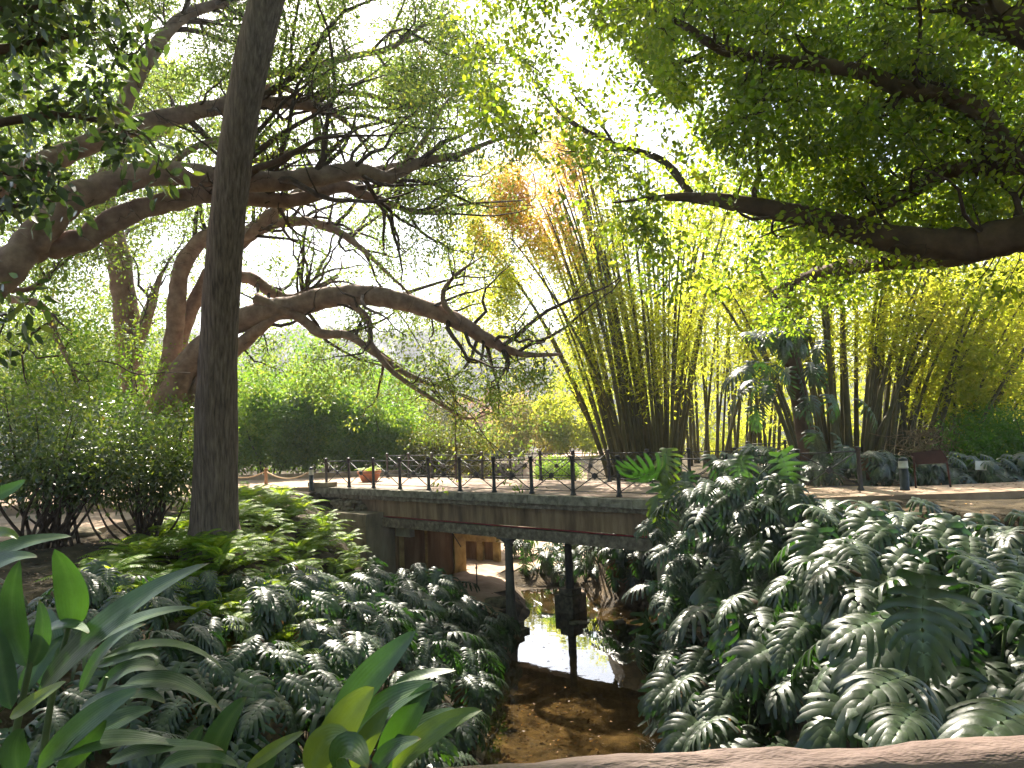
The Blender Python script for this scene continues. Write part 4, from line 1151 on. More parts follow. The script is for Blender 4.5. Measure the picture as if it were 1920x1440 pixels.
# the tall straight trunk
tr = [(400, 1040, 13, 60), (402, 1000, 13, 46), (402, 975, 13, 42), (404, 900, 13, 38.5), (406, 780, 13, 36), (409, 700, 13, 34.5), (414, 590, 13, 33.5), (421, 480, 13, 32.5), (433, 360, 13, 31.5), (447, 250, 13, 31), (471, 120, 13, 31.5), (500, 0, 13, 31), (530, -120, 13, 30), (570, -300, 13, 27), (610, -520, 13, 22)]
tp, trd = spline([P(a, b, d) for a, b, d, r in tr], [r * d / F for a, b, d, r in tr], 6)
tt_ = empty('tall_tree', tuple(tp[0])); tag(tt_, 'tall bare dark ribbed trunk rising from ferns beside the bridge', 'tree')
m = MB(); sd = 36; V = []
an = np.linspace(0, 2 * math.pi, sd, endpoint=False)
zz = np.linspace(0, len(tp) - 1, 300); ip = np.stack([np.interp(zz, np.arange(len(tp)), tp[:, k]) for k in range(3)], 1); ir = np.interp(zz, np.arange(len(tp)), trd)
for i in range(300):
    n_ = hash_noise(an * 5.2, np.full(sd, ip[i][2] * .9), 2) - .5 + .7 * (hash_noise(an * 11, np.full(sd, ip[i][2] * 2.6), 6) - .5)
    big = hash_noise(an * 1.2, np.full(sd, ip[i][2] * .8), 9) - .5
    r_ = ir[i] * (1 + .10 * n_ + .05 * big)
    V.append(np.stack([ip[i][0] + r_ * np.cos(an), ip[i][1] + r_ * np.sin(an), np.full(sd, ip[i][2])], 1))
m.add(np.concatenate(V), [(i * sd + j, i * sd + (j + 1) % sd, (i + 1) * sd + (j + 1) % sd, (i + 1) * sd + j) for i in range(299) for j in range(sd)])
m.build('trunk', M['bark_dark'], tt_)

# great fig behind the trunk
def tr_(l, d0, d1, r0, r1):
    n = len(l)
    return [(x, y, d0 + (d1 - d0) * i / (n - 1), r0 + (r1 - r0) * i / (n - 1)) for i, (x, y) in enumerate(l)]
A = [
    tr_([(262, 850), (250, 760), (240, 700), (258, 640), (280, 580), (300, 520), (330, 470)], 25, 26, 24, 3),
    tr_([(275, 870), (250, 720), (237, 600), (224, 490), (206, 420), (196, 355), (215, 305), (262, 268), (330, 235), (410, 205)], 26, 25, 26, 10),
    tr_([(285, 860), (305, 740), (325, 640), (333, 550), (345, 490), (390, 442), (460, 438), (505, 405), (548, 372), (600, 345), (690, 322), (770, 305), (850, 290), (930, 262)], 25, 22, 19, 6),
    tr_([(290, 860), (330, 720), (385, 650), (450, 602), (560, 572), (650, 552), (740, 562), (830, 590), (890, 622), (940, 650), (985, 665), (1055, 664)], 24, 23, 28, 9),
    tr_([(320, 860), (355, 760), (400, 690), (455, 645), (500, 606), (548, 580)], 24.5, 23.3, 22, 8),
    tr_([(310, 760), (350, 600), (400, 505), (455, 455), (505, 422), (570, 415), (630, 432), (680, 468), (735, 520), (790, 570)], 25, 24, 15, 4),
    tr_([(400, 540), (460, 520), (505, 545), (545, 560), (590, 540), (635, 520)], 25, 25, 14, 5),
    tr_([(480, 560), (560, 595), (600, 625), (650, 628), (700, 660), (770, 705), (850, 735), (920, 768)], 23.5, 23, 11, 3),
    tr_([(690, 640), (740, 700), (830, 760), (880, 785), (930, 770)], 23, 22.5, 6, 2),
    tr_([(640, 552), (690, 600), (700, 650), (760, 690)], 23.4, 23.6, 7, 3),
    tr_([(860, 605), (830, 560), (850, 520), (905, 480)], 23, 23, 6, 3),
]
limA = [limb_trace(l) for l in A]
figA = tree('fig_tree', 'great spreading fig behind the trunk, one limb arching across to the bamboo', P(285, 880, 25), limA, M['bark_fig'])
brA, tpA = [], []
for k, (p, r) in enumerate(limA):
    b, t_ = grow(p, r, [6, 5, 24, 24, 3, 22, 14, 14, 9, 8, 8][k], (1.2, 3.6), rt_, .06, .35)
    brA += b; tpA += t_
    if k in (1, 2, 3, 5, 6, 7):
        b, t_ = grow(p, r, 9, (3.0, 6.0), rt_, .03, .3, 5, .15); brA += b; tpA += t_
twigs(figA, brA, M['twig'])
def off_limbs(pts, lims, k=1.6, rmin=.10):
    q = np.array(pts); keep = np.ones(len(q), bool)
    for lp, lr in lims:
        for a_, r_ in zip(lp, lr):
            if r_ < rmin: continue
            v = a_ - CC; L = np.linalg.norm(v); v = v / L
            w_ = q - CC; al = w_ @ v
            off = np.linalg.norm(w_ - al[:, None] * v, axis=1) * (L / np.maximum(al, .1))
            keep &= ~((off < r_ * k + .22) & (al < L + .2))
    return q[keep]
def fill_px(n, x0, x1, y0, y1, d0, d1, dens, rng, sc=95.0):
    out = []
    while len(out) < n:
        a, b = rng.uniform(x0, x1), rng.uniform(y0, y1)
        dd = rng.uniform(d0, d1)
        nz = .6 * float(hash_noise(np.array(a / sc + dd * .13), np.array(b / (sc * .8)), 12)) + .4 * float(hash_noise(np.array(a / (sc * .4)), np.array(b / (sc * .35) + dd * .2), 14))
        if rng.random() < dens(a, b) * float(sstep(.34, .56, nz)): out.append(P(a, b, dd))
    return out
def twig_to(tips, rng, near, far=2.6):
    """one twig for each spray, joined to the nearest bough or to a twig already grown"""
    tips = np.array(tips); pool = [near]; out = []
    d0 = np.array([np.min(np.linalg.norm(near - c, axis=1)) for c in tips])
    use = np.zeros(len(near), int)
    for c in tips[np.argsort(d0)]:
        allp = np.concatenate(pool) if len(pool) > 1 else pool[0]
        pool = [allp]
        if len(use) < len(allp): use = np.concatenate([use, np.zeros(len(allp) - len(use), int)])
        dd = np.linalg.norm(allp - c, axis=1) + .35 * use; k = int(np.argmin(dd))
        a = allp[k]; L = np.linalg.norm(a - c)
        if L > far: continue
        use[k] += 1
        n = 7; t = np.linspace(0, 1, n)[:, None]
        mid = (a + c) / 2 + rng.normal(0, .16, 3) * L + [0, 0, .10 * L]
        e = (1 - t) ** 2 * a + 2 * t * (1 - t) * mid + t * t * c + rng.normal(0, .025, (n, 3)) * np.sin(t * math.pi)
        out.append((e, np.linspace(.007 + .005 * L, .004, n)))
        pool.append(e[2:])
    return out
def open_view(pts, rng, x0=850, x1=1085, y0=295, y1=560, keep=.32):
    out = []
    for p in pts:
        q = p - CC; d = q @ FW; x = 960 + F * (q @ RT) / d; y = 720 - F * (q @ UP) / d
        if not (x0 < x < x1 and y0 < y < y1) or rng.random() < keep: out.append(p)
    return out
def near_pts(lims, brs):
    return np.concatenate([p for p, r in lims] + [p for p, r in brs])
def densA(a, b):
    k = 1.0 + .8 * (a < 480 and b > 250)
    k *= 1.0 if b < 660 or a < 420 else float(np.interp(b, [660, 760], [1, .15]))
    k *= float(np.interp(a, [0, 300, 700, 900, 1000], [1, 1, 1, .55, .2]))
    for gx_, gy_, gr in ((130, 520, 60), (240, 320, 60), (600, 375, 45), (900, 560, 70), (960, 640, 50), (560, 640, 50), (820, 700, 80), (450, 560, 40)): k *= 1 - .68 * math.exp(-((a - gx_) ** 2 + (b - gy_) ** 2) / gr ** 2)
    return k
fA = fill_px(2900, -60, 1010, 120, 760, 20, 29, densA, rt_)
brA += twig_to(fA, rt_, near_pts(limA, brA))
tpA = off_limbs(open_view(tpA + fA, rt_, keep=.45), limA)
crown(figA, tpA, .5, 40, .13, .058, M['fig'], rt_)

# second fig, its trunk beyond the edge of the view
B = [
    tr_([(-260, 900), (-150, 640), (0, 522), (60, 450), (130, 380), (200, 345), (300, 325), (400, 332), (500, 340), (600, 330), (670, 320), (725, 332), (790, 304), (860, 290), (930, 262), (1000, 250)], 13, 18, 34, 6),
    tr_([(-150, 640), (0, 500), (60, 468), (150, 450), (235, 402), (330, 375), (400, 363), (470, 372), (560, 374), (640, 350), (700, 372), (790, 398), (870, 383), (980, 376)], 13.5, 19, 27, 4),
    tr_([(-150, 480), (0, 345), (90, 305), (170, 268), (280, 228), (400, 203), (480, 192), (560, 195), (620, 208), (665, 245), (700, 300)], 14, 19, 25, 5),
    tr_([(210, 262), (240, 180), (300, 78), (350, 28), (430, 0), (520, -40)], 16, 18, 15, 7),
    tr_([(300, 232), (420, 190), (480, 150), (560, 130), (650, 108), (730, 90), (790, 50), (850, 20)], 17, 19, 9, 4),
    tr_([(310, 327), (350, 285), (420, 262), (470, 300), (520, 290), (590, 285), (640, 305)], 16, 18, 7, 4),
    tr_([(480, 180), (520, 160), (580, 195), (600, 250), (640, 290)], 18, 18, 7, 3),
    tr_([(560, 195), (620, 175), (690, 178), (760, 200), (830, 180), (900, 160)], 18.5, 20, 7, 3),
    tr_([(740, 330), (790, 270), (820, 215), (850, 170), (840, 100)], 18, 20, 6, 3),
    tr_([(-100, 560), (0, 545), (60, 540), (110, 500), (150, 470)], 15, 17, 7, 3),
    tr_([(20, 560), (80, 575), (110, 640), (150, 720)], 17, 17, 8, 4),
]
limB = [limb_trace(l) for l in B]
figB = tree('fig_tree', 'fig tree sending long near limbs in from beside the view, sky behind', P(-260, 960, 13), limB, M['bark_fig'])
brB, tpB = [], []
for k, (p, r) in enumerate(limB):
    b, t_ = grow(p, r, [26, 22, 24, 16, 20, 12, 12, 16, 14, 7, 7][k], (1.0, 3.0), rt_, .08, .42)
    brB += b; tpB += t_
    if k in (0, 1, 2, 3, 4, 7):
        b, t_ = grow(p, r, 8, (2.5, 5.0), rt_, .04, .4, 5, .15); brB += b; tpB += t_
def densB(a, b):
    k = float(np.interp(b, [-150, 250, 420, 520], [1, 1, .6, .1])) * float(np.interp(a, [-80, 850, 1010, 1100], [1, 1, .6, .2]))
    for gx_, gy_, gr in ((100, 280, 70), (330, 100, 60), (690, 40, 70), (720, 130, 60), (600, 260, 40), (240, 330, 60), (420, 250, 40), (560, 100, 35), (900, 240, 50)): k *= 1 - .68 * math.exp(-((a - gx_) ** 2 + (b - gy_) ** 2) / gr ** 2)
    return k
fB = fill_px(2800, -80, 1080, -160, 500, 14, 22, densB, rt_)
tpB = open_view(tpB, rt_); fB = open_view(fB, rt_)
brB += twig_to(fB, rt_, near_pts(limB, brB)); tpB += fB
twigs(figB, brB, M['twig'])
crown(figB, off_limbs(tpB, limB + limA[2:4]), .40, 40, .10, .046, M['fig'], rt_)

# third fig, dense, over the sign side
Cl = [
    tr_([(2150, 500), (2000, 430), (1900, 440), (1820, 458), (1720, 453), (1620, 438), (1520, 408), (1400, 385), (1300, 370), (1220, 372), (1150, 380)], 8.8, 11.5, 42, 5),
    tr_([(2100, 330), (1980, 300), (1900, 308), (1850, 314), (1780, 320), (1720, 353), (1640, 398), (1560, 440)], 9.6, 10.6, 26, 8),
    tr_([(1900, 308), (1868, 250), (1825, 200), (1755, 180), (1690, 165), (1620, 136), (1540, 122), (1450, 112), (1350, 90), (1290, 52), (1230, 18), (1190, -20)], 9.6, 11.4, 21, 6),
    tr_([(2150, 120), (1990, 62), (1900, 48), (1830, 18), (1790, -30), (1700, -80)], 9.5, 10, 42, 20),
    tr_([(1880, 462), (1800, 482), (1700, 490), (1600, 500), (1510, 518), (1450, 545)], 10.2, 17, 17, 12),
    tr_([(1350, 90), (1260, 120), (1200, 90), (1150, 60)], 13, 14, 7, 3),
    tr_([(1300, 370), (1240, 300), (1150, 270), (1060, 220), (1000, 150)], 13, 15, 8, 3),
]
limC = [limb_trace(l) for l in Cl]
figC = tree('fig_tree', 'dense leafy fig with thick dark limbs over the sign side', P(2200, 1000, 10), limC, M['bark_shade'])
brC, tpC = [], []
for k, (p, r) in enumerate(limC):
    b, t_ = grow(p, r, [13, 8, 14, 6, 9, 6, 9][k], (.8, 2.2), rt_, .06, .15)
    brC += b; tpC += t_
fill = []
while len(fill) < 2300:
    x_, y_ = rt_.uniform(860, 2000), rt_.uniform(-120, 560)
    lim = np.interp(x_, [860, 960, 1050, 1110, 1200, 1300, 1500, 1700, 1800, 1920], [240, 265, 300, 440, 540, 590, 580, 520, 470, 430])
    dens = 1.0
    for gx_, gy_, gr, gs in ((1320, 180, 60, .92), (1020, 340, 45, .6), (1100, 350, 55, .6), (1760, 130, 60, .5), (1680, 290, 50, .75), (1050, 20, 70, .8), (930, 120, 70, .5), (1850, 370, 50, .5), (1420, 40, 40, .5)):
        dens *= 1 - gs * math.exp(-((x_ - gx_) ** 2 + (y_ - gy_) ** 2) / gr ** 2)
    dens *= .3 + .7 * float(sstep(860, 1000, x_)) + .5 * (x_ < 1450 and y_ < 480)
    if y_ < lim and rt_.random() < dens:
        fill.append(P(x_, y_, rt_.uniform(11, 15) if rt_.random() < .78 else rt_.uniform(9, 11)))
tpC = open_view(tpC, rt_, 830, 1085)
tw = twig_to(fill, rt_, near_pts(limC, brC))
twigs(figC, brC + tw, M['twig'])
keepC = np.concatenate([off_limbs(tpC + fill, [limC[0], limC[1], limC[2], limC[3], limC[4]], 1.0, .05), np.array(tpC + fill)[::5]])
crown(figC, keepC, .36, 48, .098, .052, M['fig_near'], rt_, 'hex', .25, .5)

# unseen leaves and limbs added to this crown, overhead and behind, cutting sky light
def over(n, rng):
    x = rng.uniform(-14, 15, n); y = rng.uniform(-12, 22, n); z = 6.2 + .18 * np.maximum(y - 6, 0) + .0144 * (x - 4) ** 2 + rng.uniform(0, 3.8, n)
    p = np.stack([x, y, z], 1)
    q = p - CC; d = q @ FW
    py = 720 - F * (q @ UP) / np.maximum(d, .01); px = 960 + F * (q @ RT) / np.maximum(d, .01)
    vis = (d > .3) & (py > -200) & (px > -400) & (px < 2300)
    nz = hash_noise(x * .45, y * .45, 17)
    return p[~vis & (rng.random(n) < sstep(.2, .5, nz))]
shade_leaves = over(3600, rt_)
m = MB(); cloud(m, shade_leaves, .75, 46, .26, .13, rt_, .6, .25, (0, .8), 'quad', .8)
m.build('crown', M['fig_near'], figC, smooth=False)
ol = [limb_trace([(2200, 900, 10.5, 60), (2150, 500, 10, 56), (2100, 330, 10, 50)])]
for (a_, b_) in (((7.6, 8.5, 5.2), (-4, -2, 8.2)), ((7.8, 8.2, 5.0), (4, -7, 8.0))):
    a_, b_ = np.array(a_), np.array(b_); md = (a_ + b_) / 2 + [0, 0, 1.2]
    ol.append(spline([a_, md, b_], [.3, .2, .08], 10))
for p_, r_ in ol:
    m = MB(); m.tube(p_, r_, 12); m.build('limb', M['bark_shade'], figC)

# big-leaved tree whose boughs hang in at the upper corner
E_ = [tr_([(-300, 200), (-120, 120), (20, 90), (120, 70), (190, 60)], 6.5, 7, 14, 3), tr_([(-200, 260), (0, 230), (120, 215), (230, 240), (270, 265)], 6.5, 7, 10, 3),
      tr_([(-200, 420), (-40, 400), (60, 380), (150, 375)], 6, 6.4, 8, 2.5), tr_([(-200, 10), (-50, 20), (80, 10), (150, -20)], 6.5, 7, 10, 4), tr_([(-200, 340), (-20, 325), (90, 318)], 6, 6.2, 6, 2),
      tr_([(-200, 600), (-60, 620), (0, 590), (30, 600)], 7, 7, 5, 2)]
limE = [limb_trace(l) for l in E_]
mg = tree('magnolia_tree', 'dark big-leaved boughs hanging into the upper corner before the fig', P(-400, 900, 7), limE, M['bark_shade'])
brE, tpE = [], []
for k, (p, r) in enumerate(limE):
    b, t_ = grow(p, r, [5, 5, 2, 4, 2, 2][k], (.35, .9), rt_, -.02, .35, 2); brE += b; tpE += t_
fE = []
while len(fE) < 62:
    x_, y_ = rt_.uniform(-60, 280), rt_.uniform(-60, 300)
    if x_ < np.interp(y_, [-60, 60, 120, 200, 240, 300], [170, 130, 170, 220, 190, 90]): fE.append(P(x_, y_, rt_.uniform(6, 8.5)))
fE += [P(x_ + rt_.uniform(-25, 25), y_ + rt_.uniform(-18, 18), 6.3) for x_, y_ in ((110, 375), (130, 395), (60, 350), (245, 270), (260, 255), (20, 400), (30, 330), (20, 590), (40, 620), (15, 640), (30, 560))]
twigs(mg, brE, M['twig'])
crown(mg, np.array(tpE + fE), .22, 11, .135, .056, M['magnolia'], rt_, 'hex', .4, .35)

# slim leaning trunk with a climbing split-leaf plant
sl = limb_trace(tr_([(1518, 860), (1508, 800), (1494, 720), (1478, 650), (1462, 590), (1448, 545)], 18.2, 18, 18, 13))
slt = empty('slim_tree', tuple(P(1518, 870, 18.2))); tag(slt, 'slim dark leaning trunk wrapped by a climbing split-leaf plant', 'tree')
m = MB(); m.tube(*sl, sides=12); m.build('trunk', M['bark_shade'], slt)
cl = empty('climbing_plant', tuple(P(1500, 800, 17.8))); tag(cl, 'dark climbing split-leaf plant covering the slim leaning trunk', 'climbing plant')
rc = np.random.default_rng(51)
sm = MB(); sm.tube(sl[0] + [0, -.3, 0], .02, 6)
so = sm.build('leaf_stalk', M['stem_green'], cl)
for k in range(44):
    y_ = rc.uniform(590, 860); x_ = np.interp(y_, [560, 640, 760, 860], [1462, 1470, 1520, 1520]) + rc.normal(0, np.interp(y_, [560, 700, 860], [26, 40, 60]))
    if k < 8: x_, y_ = rc.uniform(1395, 1440), rc.uniform(660, 750)
    if 8 <= k < 12: x_, y_ = rc.uniform(1420, 1480), rc.uniform(595, 650)
    p = P(x_, y_, rc.uniform(17.2, 18.2))
    o = bpy.data.objects.new('split_leaf', LEAF_MESH[int(rc.integers(10))]); COL.objects.link(o); o.parent = cl
    o.matrix_basis = Matrix.Translation(-cl.location) @ leaf_matrix(p, -math.pi / 2 + rc.normal(0, 1.0), math.radians(rc.uniform(25, 85)), rc.normal(0, .3), rc.uniform(.45, .72))

# ------------------------------------------------------------------ bamboo
def culm_mb(p0, p1, r0, bend, rng):
    n = 26; t = np.linspace(0, 1, n)[:, None]
    side = p1 - p0; side[2] = 0
    c = p0 + (p1 - p0) * t + np.array([0, 0, 1.0]) * (bend * t * (1 - t)) - side * (bend * .12 * t * (1 - t))
    r = r0 * (1 - .72 * t[:, 0]); r[::3] *= 1.14
    m = MB(); m.tube(c, r, 7)
    return m, c
def bamboo(name, label, base_px, fan, n, d, jd, rpx, rng, fol_n, fol_per, mat, leafL=.2, leafW=.03, gold=None, group='bamboo clumps beyond the bridge', t_lo=.3, rad=.75):
    cx = sum(base_px[:2]) / 2
    b = empty(name, tuple(P(cx, base_px[2], d))); tag(b, label, 'bamboo', group)
    paths = []
    for k in range(n):
        u = (k + rng.random()) / n
        x0 = base_px[0] + (base_px[1] - base_px[0]) * u; x1, y1 = fan(u, rng)
        if rng.random() < .16: x1 += rng.normal(0, 110); y1 += rng.uniform(0, 160)
        dd = d + rng.uniform(-jd, jd)
        p0 = P(x0, base_px[2], dd); p0[2] = -.15
        p1 = P(x1, y1, dd + rng.uniform(-1.0, 1.0))
        m, c = culm_mb(p0, p1, rpx * dd / F * rng.uniform(.7, 1.15), rng.uniform(.6, 3.2), rng)
        m.build('culm', M['culm'], b); paths.append(c)
    C, Cg = [], []
    if gold:
        for k in range(800):
            a_ = rng.random(); x_ = np.interp(a_, [0, 1], [1075, 850]) + rng.normal(0, 22); y_ = np.interp(x_, [850, 960, 1080], [470, 400, 330]) + rng.normal(0, 62)
            (Cg if y_ < 445 + rng.normal(0, 40) and x_ > 900 + rng.normal(0, 25) else C).append(P(x_, y_, d + rng.uniform(-1, 1)))
        for k in range(320): C.append(P(rng.normal(935, 45), rng.normal(560, 70), d + rng.uniform(-.5, 1.5)))
    for k in range(fol_n):
        c = paths[int(rng.integers(n))]; t = t_lo + (1 - t_lo) * rng.random() ** .8
        p = c[int(t * 25)] + rng.normal(0, .5, 3) * (.75 + .5 * t)
        (Cg if gold and gold(p) and rng.random() < .8 else C).append(p)
    def fol(nm, pts, mt):
        m = MB(); pts = np.array(pts)
        nz = .6 * hash_noise(pts[:, 0] * .9 + pts[:, 1] * .5, pts[:, 2] * .8, 5) + .4 * hash_noise(pts[:, 0] * 2.2, pts[:, 2] * 2.0 + pts[:, 1], 6)
        pts = pts[rng.random(len(pts)) < .12 + .88 * sstep(.38, .55, nz)]; q = len(pts)
        O = nrm(rng.normal(size=(q, fol_per, 3))) * rng.random((q, fol_per, 1)) ** .5 * rad
        Q = (pts[:, None] + O).reshape(-1, 3)
        az = rng.uniform(0, 2 * math.pi, q * fol_per)
        A = np.stack([np.cos(az), np.sin(az), rng.normal(-.45, .6, q * fol_per)], 1)
        N = rng.normal(0, 1, (q * fol_per, 3)); N[:, 2] += .6
        t = (rng.random((q, 1)) * .6 + rng.random((q, fol_per)) * .4).reshape(-1)
        k_ = sun_keep(Q, rng); s = rng.uniform(.7, 1.25, k_.sum())
        cards(m, Q[k_], A[k_], N[k_], leafL * s, leafW * s, t[k_], 'quad', .2)
        m.build(nm, mt, b, smooth=False)
    fol('foliage', C, mat)
    if Cg: fol('dry_foliage', Cg, M['bamboo_gold'])
    return b, paths
rbm = np.random.default_rng(61)
def fan1(u, r):
    if u < .55:
        k = u / .55
        return np.interp(k, [0, .07, .16, .45, 1], [850, 930, 1000, 1045, 1100]) + r.uniform(-25, 25), np.interp(k, [0, .5, 1], [420, 330, 280]) + r.uniform(-40, 40)
    k = (u - .55) / .45
    return np.interp(k, [0, .5, 1], [1090, 1230, 1400]) + r.uniform(-35, 35), np.interp(k, [0, 1], [290, 380]) + r.uniform(-40, 40)
def px_of(p):
    q = p - CC; d = q @ FW
    return 960 + F * (q @ RT) / d, 720 - F * (q @ UP) / d
gold1 = lambda p: px_of(p)[0] < 1090 and px_of(p)[1] < 500
bamboo('bamboo_clump', 'tall bamboo clump at the bridge end, culms fanning over the deck, golden tops', (1140, 1275, 893), fan1, 58, 25.8, 1.2, 3.9, rbm, 1500, 40, M['bamboo'], .25, .046, gold1, t_lo=.28, rad=.8)
def fan2(u, r):
    return np.interp(u, [0, .3, .7, 1], [1370, 1500, 1690, 1800]) + r.uniform(-35, 35), np.interp(u, [0, .5, 1], [520, 380, 430]) + r.uniform(-40, 40)
bamboo('bamboo_clump', 'dark bamboo clump standing behind the slim leaning trunk', (1500, 1690, 880), fan2, 44, 22.5, .8, 5.6, rbm, 620, 40, M['bamboo'], .25, .052, t_lo=.4, rad=.6)
def fan3(u, r):
    return np.interp(u, [0, 1], [1800, 2080]) + r.uniform(-60, 60), np.interp(u, [0, 1], [470, 560]) + r.uniform(-50, 80)
bamboo('bamboo_clump', 'leaning yellow bamboo clump with dry stalks behind the tilted sign', (1690, 1850, 880), fan3, 30, 23, 1.6, 4.4, rbm, 760, 42, M['bamboo'], .26, .056, t_lo=.22, rad=.62)
def fan4(u, r):
    return np.interp(u, [0, 1], [1300, 1480]) + r.uniform(-60, 60), np.interp(u, [0, 1], [420, 420]) + r.uniform(-60, 60)
bamboo('bamboo_clump', 'thin sunlit bamboo clump in the gap between the two dark clumps', (1290, 1460, 872), fan4, 26, 31, 1.5, 3.2, rbm, 400, 40, M['bamboo'], .30, .06, t_lo=.3, rad=.9)
def fan5(u, r):
    return np.interp(u, [0, 1], [1880, 2150]) + r.uniform(-60, 60), np.interp(u, [0, 1], [420, 380]) + r.uniform(-60, 60)
bamboo('bamboo_clump', 'glowing yellow bamboo thicket farthest along the path', (1850, 2000, 870), fan5, 30, 28, 1.5, 3.6, rbm, 460, 40, M['bamboo'], .30, .06, t_lo=.08, rad=.8)
# heap of dry stalks at the foot of the third clump
dh = empty('dry_stalks', tuple(P(1735, 880, 21))); tag(dh, 'tangled heap of dry brown stalks at the foot of the yellow bamboo', 'dry stalks')
m = MB()
for k in range(170):
    p = P(rbm.uniform(1690, 1790), rbm.uniform(805, 880), rbm.uniform(20.4, 21.6))
    m.tube(wander(p, [rbm.normal(), rbm.normal() * .5, rbm.normal(.1, .6)], rbm.uniform(.4, 1.3), 5, rbm, .2, -.05), np.linspace(.012, .004, 6), 4)
m.build('stalks', M['dry'], dh)

# ------------------------------------------------------------------ shrubs, hedge, far trees
rs = np.random.default_rng(71)
def bush(name, label, px_, py_, d, wd, ht, mat, n, per, L, W, group=None, rad=.45, cat='shrub', depth=None, shape='quad', up=.5, droop=.2, lo=.12, stems=7, bark=None, hollow=.35, keep=True, tint=(0, 1)):
    b0 = P(px_, py_, d); dp = depth or wd * .6
    b = empty(name, tuple(b0)); tag(b, label, cat, group)
    th = rs.uniform(0, 2 * math.pi, n); ph = np.arccos(rs.uniform(-.5, 1, n)); rr = (hollow + (1 - hollow) * rs.random(n)) ** .7
    lump = .75 + .5 * hash_noise(np.cos(th) * 2 + 5, np.sin(th) * 2 + ph * 2, int(px_) % 17)
    C = np.stack([np.sin(ph) * np.cos(th) * wd / 2 * rr * lump, np.sin(ph) * np.sin(th) * dp / 2 * rr * lump, ht * (lo + (1 - lo) * (.4 + .6 * np.cos(ph)) * rr * np.minimum(lump, 1.12))], 1) + b0
    m = MB(); cloud(m, C, rad, per, L, W, rs, up, droop, tint, shape, .85, keep)
    m.build('foliage', mat, b, smooth=False)
    m = MB()
    for k in range(stems):
        q = C[int(rs.integers(n))]; a = b0 + rs.normal(0, wd * .06, 3) * [1, 1, 0] - [0, 0, .1]
        mid = a + (q - a) * .5 + rs.normal(0, .12, 3)
        c_, r_ = spline([a, mid, q], [.012 + .012 * ht ** .5, .012 + .006 * ht ** .5, .006], 5); m.tube(c_, r_, 6)
    m.build('stem', bark or M['twig'], b)
    return b
# the small-leaved shrubs beside the trunk
bush('shrub', 'small-leaved glossy shrub with thin stems beside the tall trunk', 270, 1020, 13.6, 3.0, 2.75, M['shrub'], 185, 48, .09, .038, 'small-leaved shrubs', .42, lo=.3, shape='hex', stems=26, hollow=.05, keep=False)
bush('shrub', 'wide glossy shrub at the view edge before the garden wall', 90, 1030, 12.6, 3.8, 3.1, M['shrub'], 240, 48, .09, .038, 'small-leaved shrubs', .45, lo=.28, shape='hex', stems=30, hollow=.05, keep=False)
bush('shrub', 'taller pale green shrub behind the glossy shrubs under the fig', 120, 900, 19, 4.6, 4.6, M['hedge'], 220, 46, .12, .055, 'small-leaved shrubs', .55, keep=False)
bush('shrub', 'yellow green shrub glowing at the foot of the fig limbs', 330, 880, 23, 3.2, 2.6, M['hedge'], 110, 44, .12, .055, 'small-leaved shrubs', .5, keep=False)
bush('shrub', 'bright airy shrub among the fig limbs, yellow in the sun', 250, 800, 24, 3.4, 4.6, M['hedge'], 60, 36, .12, .055, 'small-leaved shrubs', .4, tint=(.4, 1))
# the hedge behind the bridge
HG = 'tall shrubs forming the hedge behind the bridge'
bush('hedge_shrub', 'tall bright green hedge shrub next to the trunk behind the path', 500, 895, 33, 5.2, 5.2, M['hedge'], 380, 70, .19, .07, HG, .6, lo=.05)
bush('hedge_shrub', 'brightest green hedge shrub in the middle of the row', 610, 895, 34, 5.0, 5.6, M['hedge'], 380, 70, .19, .07, HG, .6, lo=.05, tint=(.1, 1))
bush('hedge_shrub', 'green hedge shrub stepping down behind the terracotta planter', 712, 897, 33, 4.0, 4.4, M['hedge'], 320, 64, .18, .07, HG, .55, lo=.05)
bush('hedge_shrub', 'light green low hedge shrub beside the dark round shrub', 775, 896, 32, 2.8, 3.0, M['hedge'], 150, 44, .17, .065, HG, .5, lo=.05, tint=(.2, 1))
bush('hedge_shrub', 'dull dark round shrub at the end of the hedge', 850, 897, 31, 4.0, 2.75, M['dark_bush'], 260, 46, .14, .055, HG, .45, lo=.05)
bush('hedge_shrub', 'pale feathery hedge shrub in haze above the row', 690, 880, 44, 7, 7.4, M['hedge'], 230, 44, .26, .1, HG, .9, lo=.2)
bush('hedge_shrub', 'shadowed hedge shrub half hidden behind the tall trunk', 400, 890, 34, 4.4, 4.6, M['hedge'], 320, 66, .18, .07, HG, .6, lo=.05)
bush('round_bush', 'clipped round yellow green bush at the turn of the far path', 1052, 905, 34, 2.2, 1.25, M['hedge'], 110, 46, .11, .05, None, .3, lo=.05, keep=False, cat='bush', tint=(.3, 1))
# pale trees beyond
def far_tree(name, label, px_, py_, d, wd, ht, mat, n, per, L, group, tint=(0, 1)):
    return bush(name, label, px_, py_, d, wd, ht, mat, n, per, L, L * .5, group, wd * .1, 'tree', None, 'quad', .4, .3, .22, 9, M['twig'], .3, False, tint)
FT = 'pale trees beyond the far path'
far_tree('pale_tree', 'airy golden tree beyond the bridge between hedge and bamboo', 1000, 890, 48, 5.5, 6.0, M['pale_tree'], 150, 50, .24, FT)
far_tree('pale_tree', 'fresh green low tree just beyond the dark round shrub', 925, 890, 56, 4.4, 3.8, M['hedge'], 110, 46, .26, FT)
far_tree('pale_tree', 'taller yellow tree against the bamboo culms', 1085, 890, 46, 4.6, 6.6, M['bamboo'], 150, 50, .26, FT)
far_tree('pink_tree', 'bare pinkish tree group top below the hazy hill', 880, 880, 85, 7, 9.0, M['pink_tree'], 120, 46, .4, FT)
